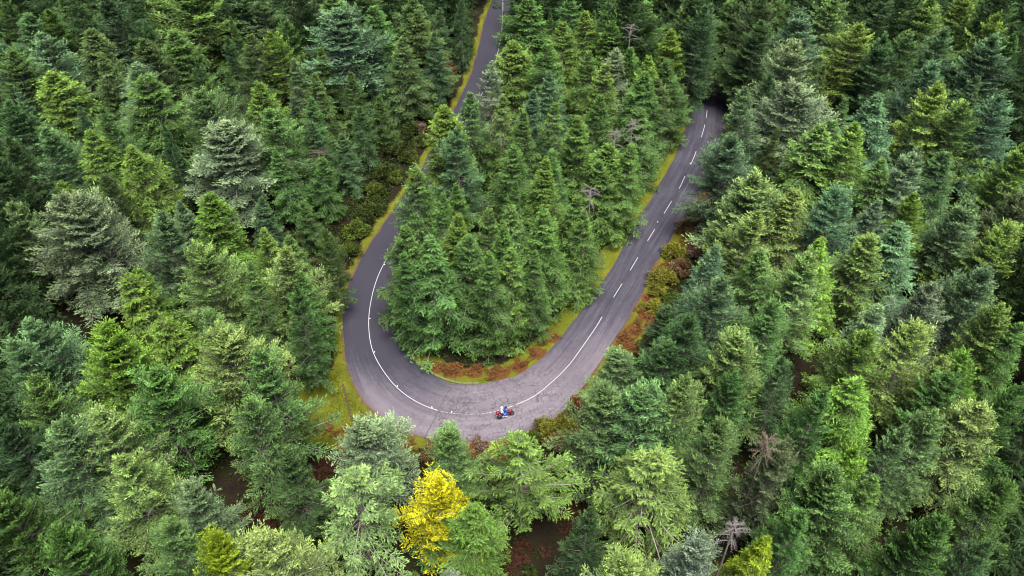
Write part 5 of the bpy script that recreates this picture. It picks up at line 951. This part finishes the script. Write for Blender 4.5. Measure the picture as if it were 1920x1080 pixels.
def grass():
    g = np.random.RandomState(12); P = []
    k = g.randint(0, len(CL), 150000); k = k[(SS[k] > 62) & (SS[k] < 262)]
    inn = g.rand(len(k)) < .4; gp = g.rand(len(k)) ** 1.2 * np.where(inn, 2.6, 4.0) + .02
    p = CL[k] + NN[k] * np.where(inn, WI[k] + gp, -WO[k] - gp)[:, None] + TT[k] * g.uniform(-.6, .6, len(k))[:, None]
    lawn = np.stack([-20.2 + g.uniform(-8, 8, 40000), 57.6 + g.uniform(-6.8, 6.8, 40000)], 1)
    p = np.concatenate([p, lawn]); st, gap, ii = road_coords(p); m = grass_mask(p, st, gap, ii)
    ok = (gap > .03) & (g.rand(len(p)) < m * .8) & (wob(p[:, 0], p[:, 1], 4) + g.normal(0, .5, len(p)) > -.35)
    p = p[ok]; gap = gap[ok]; n = len(p)
    tall = g.uniform(.07, .20, n) * (1 + 1.2 * (g.rand(n) < .12)) * (.5 + .5 * sstep(0, 1.2, gap))
    D = unit(np.c_[g.normal(0, .55, (n, 2)), np.ones(n)])
    stuff_mesh('verge_grass', np.c_[p, ground_z(p, gap) - .01], D, tall, g.uniform(.03, .07, n), .5 + .35 * wob(p[:, 0], p[:, 1], 1.7) + g.normal(0, .2, n), (0.095, 0.105, 0.009), 'yellow green grass along the verges and in the clearing', g)
grass()

# ------------------------------------------------------------------ kerb stones, turf edging, road studs
M_stone = simple('mossy_stone', (0.10, 0.105, 0.045), 0.9, 0.2, 0, 0.5, 3)
M_soil = simple('dark_stone', (0.055, 0.04, 0.03), 0.95, 0.1, 0, 0.5, 5)
M_stud = simple('white_reflector', (0.85, 0.85, 0.88), 0.35, 0.5, 0, 0.05)
M_studb = simple('stud_base', (0.12, 0.12, 0.12), 0.7, 0.3)
def stone_mesh(seed, sx, sy, sz, mat):
    g = random.Random(seed); b = MB(); rings = []
    for z, q in ((0, 1.0), (.55, 1.02), (.85, .93), (1.0, .75)):
        rings.append([(sx * q * .5 * (abs(math.cos(a)) ** .5) * (1 if math.cos(a) > 0 else -1) * g.uniform(.93, 1.05), sy * q * .5 * (abs(math.sin(a)) ** .5) * (1 if math.sin(a) > 0 else -1) * g.uniform(.93, 1.05), sz * z) for a in [2 * math.pi * (k + .5) / 12 for k in range(12)]])
    b.loft(rings); me = bpy.data.meshes.new('stone'); me.from_pydata(b.v, [], b.f); me.materials.append(mat); return me
KS = [stone_mesh(i, .80, .30, .20, M_stone) for i in range(4)]; TS = [stone_mesh(20 + i, .38, .26, .16, M_soil) for i in range(4)]
s = KERB[0]; i = 0
while s < KERB[1]:
    k = int(np.argmin(abs(SS - s))); p = CL[k] + TT[k] * (s - SS[k]) + NN[k] * (WI[k] + .30)
    o = link('kerb_stone', KS[i % 4]); o.location = (p[0], p[1], -.04); o.rotation_euler = (0, 0, math.atan2(TT[k][1], TT[k][0]) + rt.uniform(-.06, .06)); o.scale = (1, 1, rt.uniform(.85, 1.15))
    tag(o, 'mossy kerb stone in the row edging the inside of the bend', 'kerb stone', 'mossy kerb stones inside the bend'); s += (.98 if i % 3 else 1.15) * (1.18 if WI[k] else 1); i += 1
for i in range(13):
    u = i / 12; x = TURF[0][0] + (TURF[1][0] - TURF[0][0]) * u + rt.uniform(-.06, .06); y = TURF[0][1] + (TURF[1][1] - TURF[0][1]) * u
    o = link('edging_stone', TS[i % 4]); o.location = (x, y, zg(x, y) - .05); o.rotation_euler = (0, 0, math.atan2(TURF[1][1] - TURF[0][1], TURF[1][0] - TURF[0][0]) + rt.uniform(-.3, .3))
    tag(o, 'small dark stone in the row crossing the grassy clearing', 'edging stone', 'dark stones across the grassy clearing')
b0 = MB(); b0.loft([[(-.09, -.07, 0), (.09, -.07, 0), (.09, .07, 0), (-.09, .07, 0)], [(-.09, -.07, .015), (.09, -.07, .015), (.09, .07, .015), (-.09, .07, .015)], [(-.06, -.05, .035), (.06, -.05, .035), (.06, .05, .035), (-.06, .05, .035)]])
b1 = MB(); b1.loft([[(-.055, -.06, .036), (.055, -.06, .036), (.055, .06, .036), (-.055, .06, .036)], [(-.045, -.05, .06), (.045, -.05, .06), (.045, .05, .06), (-.045, .05, .06)]])
first = None
for x, y, a in STUDS:
    t = empty('road_stud', (x, y, .012), a); tag(t, 'small white reflective stud beside the painted centre line', 'road stud', 'white studs along the centre line')
    if first is None: first = (b0.build('base', M_studb, t, False), b1.build('reflector', M_stud, t, False))
    else:
        for q in first:
            c = q.copy(); C.objects.link(c); c.parent = t

# ------------------------------------------------------------------ motorcycle and riders (local +x is forward, z up, origin under the rear axle's contact)
BX, BY, BA = BIKE
M_red = simple('red_fairing', (0.17, 0.006, 0.016), 0.3, 0.5, 0, 0.1); M_black = simple('black_rubber', (0.018, 0.018, 0.02), 0.75, 0.3)
M_metal = simple('dark_metal', (0.16, 0.16, 0.17), 0.35, 0.5, 0.8); M_seat = simple('black_seat', (0.025, 0.02, 0.03), 0.6, 0.4); M_glass = simple('smoked_screen', (0.25, 0.26, 0.32), 0.1, 0.6)
M_plate = simple('white_plate', (0.8, 0.8, 0.78), 0.4, 0.4); M_lamp = simple('headlamp_glass', (0.7, 0.72, 0.75), 0.12, 0.6); M_amber = simple('tail_lamp', (0.5, 0.02, 0.01), 0.25, 0.5)
def section(x, hw, z0, z1, n=10):
    return [(x, hw * math.copysign(abs(math.cos(a)) ** .7, math.cos(a)), (z0 + z1) / 2 + (z1 - z0) / 2 * math.copysign(abs(math.sin(a)) ** .7, math.sin(a))) for a in [2 * math.pi * (k + .5) / n for k in range(n)]]
mc = empty('motorcycle', (BX, BY, .008), BA); mc.rotation_euler = (R_(-9), 0, BA); mc.scale = (.93, .93, .93)
tag(mc, 'red touring motorcycle with panniers carrying two riders round the bend', 'motorcycle')
for xw, tr in ((0, .085), (1.52, .065)):
    w = empty('wheel', (xw, 0, .32)); w.parent = mc
    q = MB(); q.torus((0, 0, 0), .32 - tr, tr); q.build('tyre', M_black, w)
    q = MB(); q.torus((0, 0, 0), .32 - 2 * tr + .012, .022)
    for k in range(6):
        a = k * math.pi / 3; q.tube([(0, 0, 0), (math.cos(a) * (.33 - 2 * tr), 0, math.sin(a) * (.33 - 2 * tr))], [.02, .014], 5)
    q.tube([(0, -.07, 0), (0, .07, 0)], [.05, .05], 10); q.build('rim', M_metal, w)
q = MB(); q.loft([section(.38, .15, .30, .62), section(.62, .20, .24, .72), section(.90, .19, .25, .70), section(1.08, .13, .34, .62)]); q.build('engine', M_metal, mc)
q = MB(); q.tube([(0, .09, .32), (.45, .11, .36)], [.03, .035], 6); q.tube([(0, -.09, .32), (.45, -.11, .36)], [.03, .035], 6); q.build('swingarm', M_metal, mc)
q = MB(); q.loft([section(.62, .13, .72, .86), section(.80, .19, .72, .98), section(1.02, .20, .72, 1.03), section(1.16, .14, .76, 1.00)]); q.build('fuel_tank', M_red, mc)
q = MB(); q.loft([section(1.00, .21, .45, .86), section(1.20, .23, .42, 1.02), section(1.40, .20, .55, 1.06), section(1.58, .13, .68, 1.00), section(1.68, .06, .76, .92)]); q.build('fairing', M_red, mc)
q = MB(); q.loft([section(1.28, .15, 1.04, 1.10), section(1.20, .17, 1.20, 1.24), section(1.12, .15, 1.34, 1.36)]); q.build('windscreen', M_glass, mc)
q = MB(); q.ell((1.69, 0, .84), (.03, .075, .06)); q.build('headlight', M_lamp, mc)
q = MB(); q.tube([(1.52, .10, .32), (1.28, .11, .98)], [.03, .03], 8); q.tube([(1.52, -.10, .32), (1.28, -.11, .98)], [.03, .03], 8); q.build('fork', M_metal, mc)
q = MB(); q.loft([[(1.52 + .36 * math.cos(a), y_, .32 + .36 * math.sin(a)) for y_ in (-.07, .07)] + [(1.52 + .34 * math.cos(a), y_, .32 + .34 * math.sin(a)) for y_ in (.07, -.07)] for a in [R_(20 + 12 * k) for k in range(11)]]); q.build('front_mudguard', M_red, mc)
q = MB(); q.tube([(1.10, .36, 1.06), (1.18, .20, 1.08), (1.22, 0, 1.06), (1.18, -.20, 1.08), (1.10, -.36, 1.06)], [.016] * 5, 6); q.build('handlebar', M_metal, mc)
for sg in (-1, 1):
    q = MB(); q.tube([(1.22, .22 * sg, 1.10), (1.24, .30 * sg, 1.20)], [.01, .01], 5); q.ell((1.24, .34 * sg, 1.22), (.02, .075, .045)); q.build('mirror', M_black, mc)
    q = MB(); q.loft([section(-.34, .07, .48, .76), section(-.30, .11, .42, .80), section(.14, .11, .42, .80), section(.20, .07, .46, .76)]); pn = q.build('pannier', M_seat, mc); pn.location = (0, .29 * sg, 0)
q = MB(); q.loft([section(-.02, .14, .76, .86), section(.25, .16, .76, .88), section(.40, .15, .74, .84), section(.66, .13, .72, .82)]); q.build('seat', M_seat, mc)
q = MB(); q.loft([section(-.30, .10, .62, .80), section(-.05, .14, .58, .80), section(.35, .12, .60, .76)]); q.build('tail_fairing', M_red, mc)
q = MB(); q.loft([section(-.50, .15, .90, 1.14), section(-.46, .21, .86, 1.20), section(-.16, .21, .86, 1.20), section(-.10, .15, .90, 1.14)]); q.build('top_case', M_red, mc)
q = MB(); q.tube([(-.30, .08, .78), (-.30, .08, .88)], [.02, .02], 5); q.tube([(-.12, -.08, .78), (-.20, -.08, .88)], [.02, .02], 5); q.build('luggage_rack', M_metal, mc)
q = MB(); q.loft([[(-.44, y_, z_) for y_, z_ in ((-.1, .46), (.1, .46), (.1, .60), (-.1, .60))], [(-.425, y_, z_) for y_, z_ in ((-.1, .46), (.1, .46), (.1, .60), (-.1, .60))]]); q.tube([(-.425, 0, .58), (-.2, 0, .70)], [.02, .03], 5); q.build('number_plate', M_plate, mc, False)
q = MB(); q.ell((-.33, 0, .74), (.03, .09, .035)); q.build('tail_light', M_amber, mc)
q = MB(); q.tube([(.60, -.17, .26), (.15, -.20, .28), (-.25, -.22, .36)], [.03, .05, .045], 8); q.build('exhaust', M_metal, mc)

def skin_body(name, chains, mats, parent, regions):
    """one continuous skinned figure; chains share their joints by name; regions: function(co) -> material index"""
    verts, edges, rad, ids = [], [], [], {}
    for ch in chains:
        prev = None
        for nm, co, r in ch:
            if nm not in ids: ids[nm] = len(verts); verts.append(co); rad.append(r)
            if prev is not None: edges.append((prev, ids[nm]))
            prev = ids[nm]
    me = bpy.data.meshes.new(name); me.from_pydata(verts, edges, []); ob = bpy.data.objects.new(name, me); C.objects.link(ob)
    ob.modifiers.new('skin', 'SKIN'); ob.modifiers.new('sub', 'SUBSURF').levels = 1
    for i, d in enumerate(me.skin_vertices[0].data): d.radius = (rad[i], rad[i]); d.use_root = i == 0
    dg = bpy.context.evaluated_depsgraph_get(); nm_ = bpy.data.meshes.new_from_object(ob.evaluated_get(dg))
    bpy.data.objects.remove(ob); nm_.name = name
    nm_.materials.clear()
    for m in mats: nm_.materials.append(m)
    for p in nm_.polygons: p.material_index = regions(p.center); p.use_smooth = True
    return link(name, nm_, parent)
M_blue = simple('blue_riding_suit', (0.02, 0.07, 0.34), 0.7, 0.25, 0, 0.25, 9); M_navy = simple('dark_helmet', (0.018, 0.02, 0.06), 0.25, 0.5); M_white = simple('white_jacket', (0.80, 0.80, 0.80), 0.7, 0.25, 0, 0.06)
M_denim = simple('denim', (0.03, 0.14, 0.50), 0.8, 0.2, 0, 0.2, 9); M_glove = simple('black_glove', (0.03, 0.03, 0.035), 0.6, 0.3); M_shoe = simple('white_trainer', (0.75, 0.75, 0.77), 0.5, 0.3); M_visor = simple('dark_visor', (0.01, 0.01, 0.012), 0.08, 0.6)
def rider(label, x0, z0, lean, hand, knee, foot, top, legs, helmet, shoe, cat_group):
    """x0, z0 is the seat under the hips"""
    o = empty('person', (BX, BY, .008), BA); o.rotation_euler = (R_(-9), 0, BA); o.scale = (.93, .93, .93); tag(o, label, 'person', cat_group)
    hip = Vector((x0, 0, z0 + .13)); chest = hip + Vector((math.sin(lean) * .36, 0, math.cos(lean) * .36)); neck = hip + Vector((math.sin(lean) * .53, 0, math.cos(lean) * .53)); head = neck + Vector((.05, 0, .20))
    ch = [[('hip', hip, .155), ('waist', hip.lerp(chest, .5), .145), ('chest', chest, .165), ('neck', neck, .065), ('jaw', neck + Vector((.02, 0, .10)), .07), ('head', head, .088)]]
    for sg, nm in ((1, 'l'), (-1, 'r')):
        sh = chest + Vector((.02, .19 * sg, .10)); ha = Vector((hand[0], hand[1] * sg, hand[2])); el = sh.lerp(ha, .52) + Vector((0, .07 * sg, -.09))
        ch.append([('chest', chest, .165), ('sh' + nm, sh, .072), ('el' + nm, el, .055), ('wr' + nm, ha, .036), ('palm' + nm, ha + (ha - el).normalized() * .07, .034)])
        pm = ha + (ha - el).normalized() * .07; fd = (ha - el).normalized()
        for f, (off, ln) in enumerate(((-.030, .060), (-.010, .072), (.010, .068), (.030, .052))):
            b = pm + Vector((0, off, .004)) + fd * .028; ch.append([('palm' + nm, pm, .034), (f'f{f}a' + nm, b, .009), (f'f{f}b' + nm, b + fd * ln * .5 + Vector((0, 0, -.012)), .009), (f'f{f}c' + nm, b + fd * ln * .35 + Vector((0, 0, -.04)), .008)])
        b = pm + Vector((0, -.03 * sg, -.02)); ch.append([('palm' + nm, pm, .034), ('tha' + nm, b, .010), ('thb' + nm, b + fd * .035 + Vector((0, -.01 * sg, -.02)), .009)])
        th = hip + Vector((.06, .10 * sg, -.02)); kn = Vector((knee[0], knee[1] * sg, knee[2])); an = Vector((foot[0], foot[1] * sg, foot[2]))
        ch.append([('hip', hip, .155), ('th' + nm, th, .10), ('tm' + nm, th.lerp(kn, .5), .088), ('kn' + nm, kn, .066), ('cf' + nm, kn.lerp(an, .4), .062), ('an' + nm, an, .045), ('toe' + nm, an + Vector((.16, 0, -.05)), .04)])
    hz = z0 + .14
    def reg(c):
        c = Vector(c)
        for sg in (1, -1):
            if (c - Vector((hand[0], hand[1] * sg, hand[2]))).length < .15: return 2
        return 1 if (c.z < hz and c.x > x0 - .10) or c.z < z0 + .02 else 0
    skin_body('body', ch, [top, legs, M_glove], o, reg)
    q = MB(); q.ell(head + Vector((0, 0, .01)), (.155, .135, .15), 16, 10); q.ell(head + Vector((.04, 0, -.06)), (.12, .11, .09), 14, 8); hm = q.build('helmet', helmet, o)
    q = MB(); q.ell(head + Vector((.075, 0, .0)), (.092, .112, .058), 14, 8); q.build('visor', M_visor, hm)
    for sg in (1, -1):
        q = MB(); q.ell(Vector((foot[0] + .08, foot[1] * sg, foot[2] - .045)), (.15, .052, .045), 12, 8); q.build('shoe', shoe, o)
    return o
rider('rider in a blue suit and dark helmet steering the red motorcycle', .56, .80, R_(22), (1.10, .34, 1.08), (.98, .26, .72), (.66, .25, .36), M_blue, M_blue, M_navy, M_shoe, 'people on the motorcycle')
rider('pillion passenger in white jacket and white helmet behind the rider', .16, .86, R_(8), (.48, .20, 1.06), (.56, .30, .74), (.26, .29, .46), M_white, M_denim, M_white, M_shoe, 'people on the motorcycle')
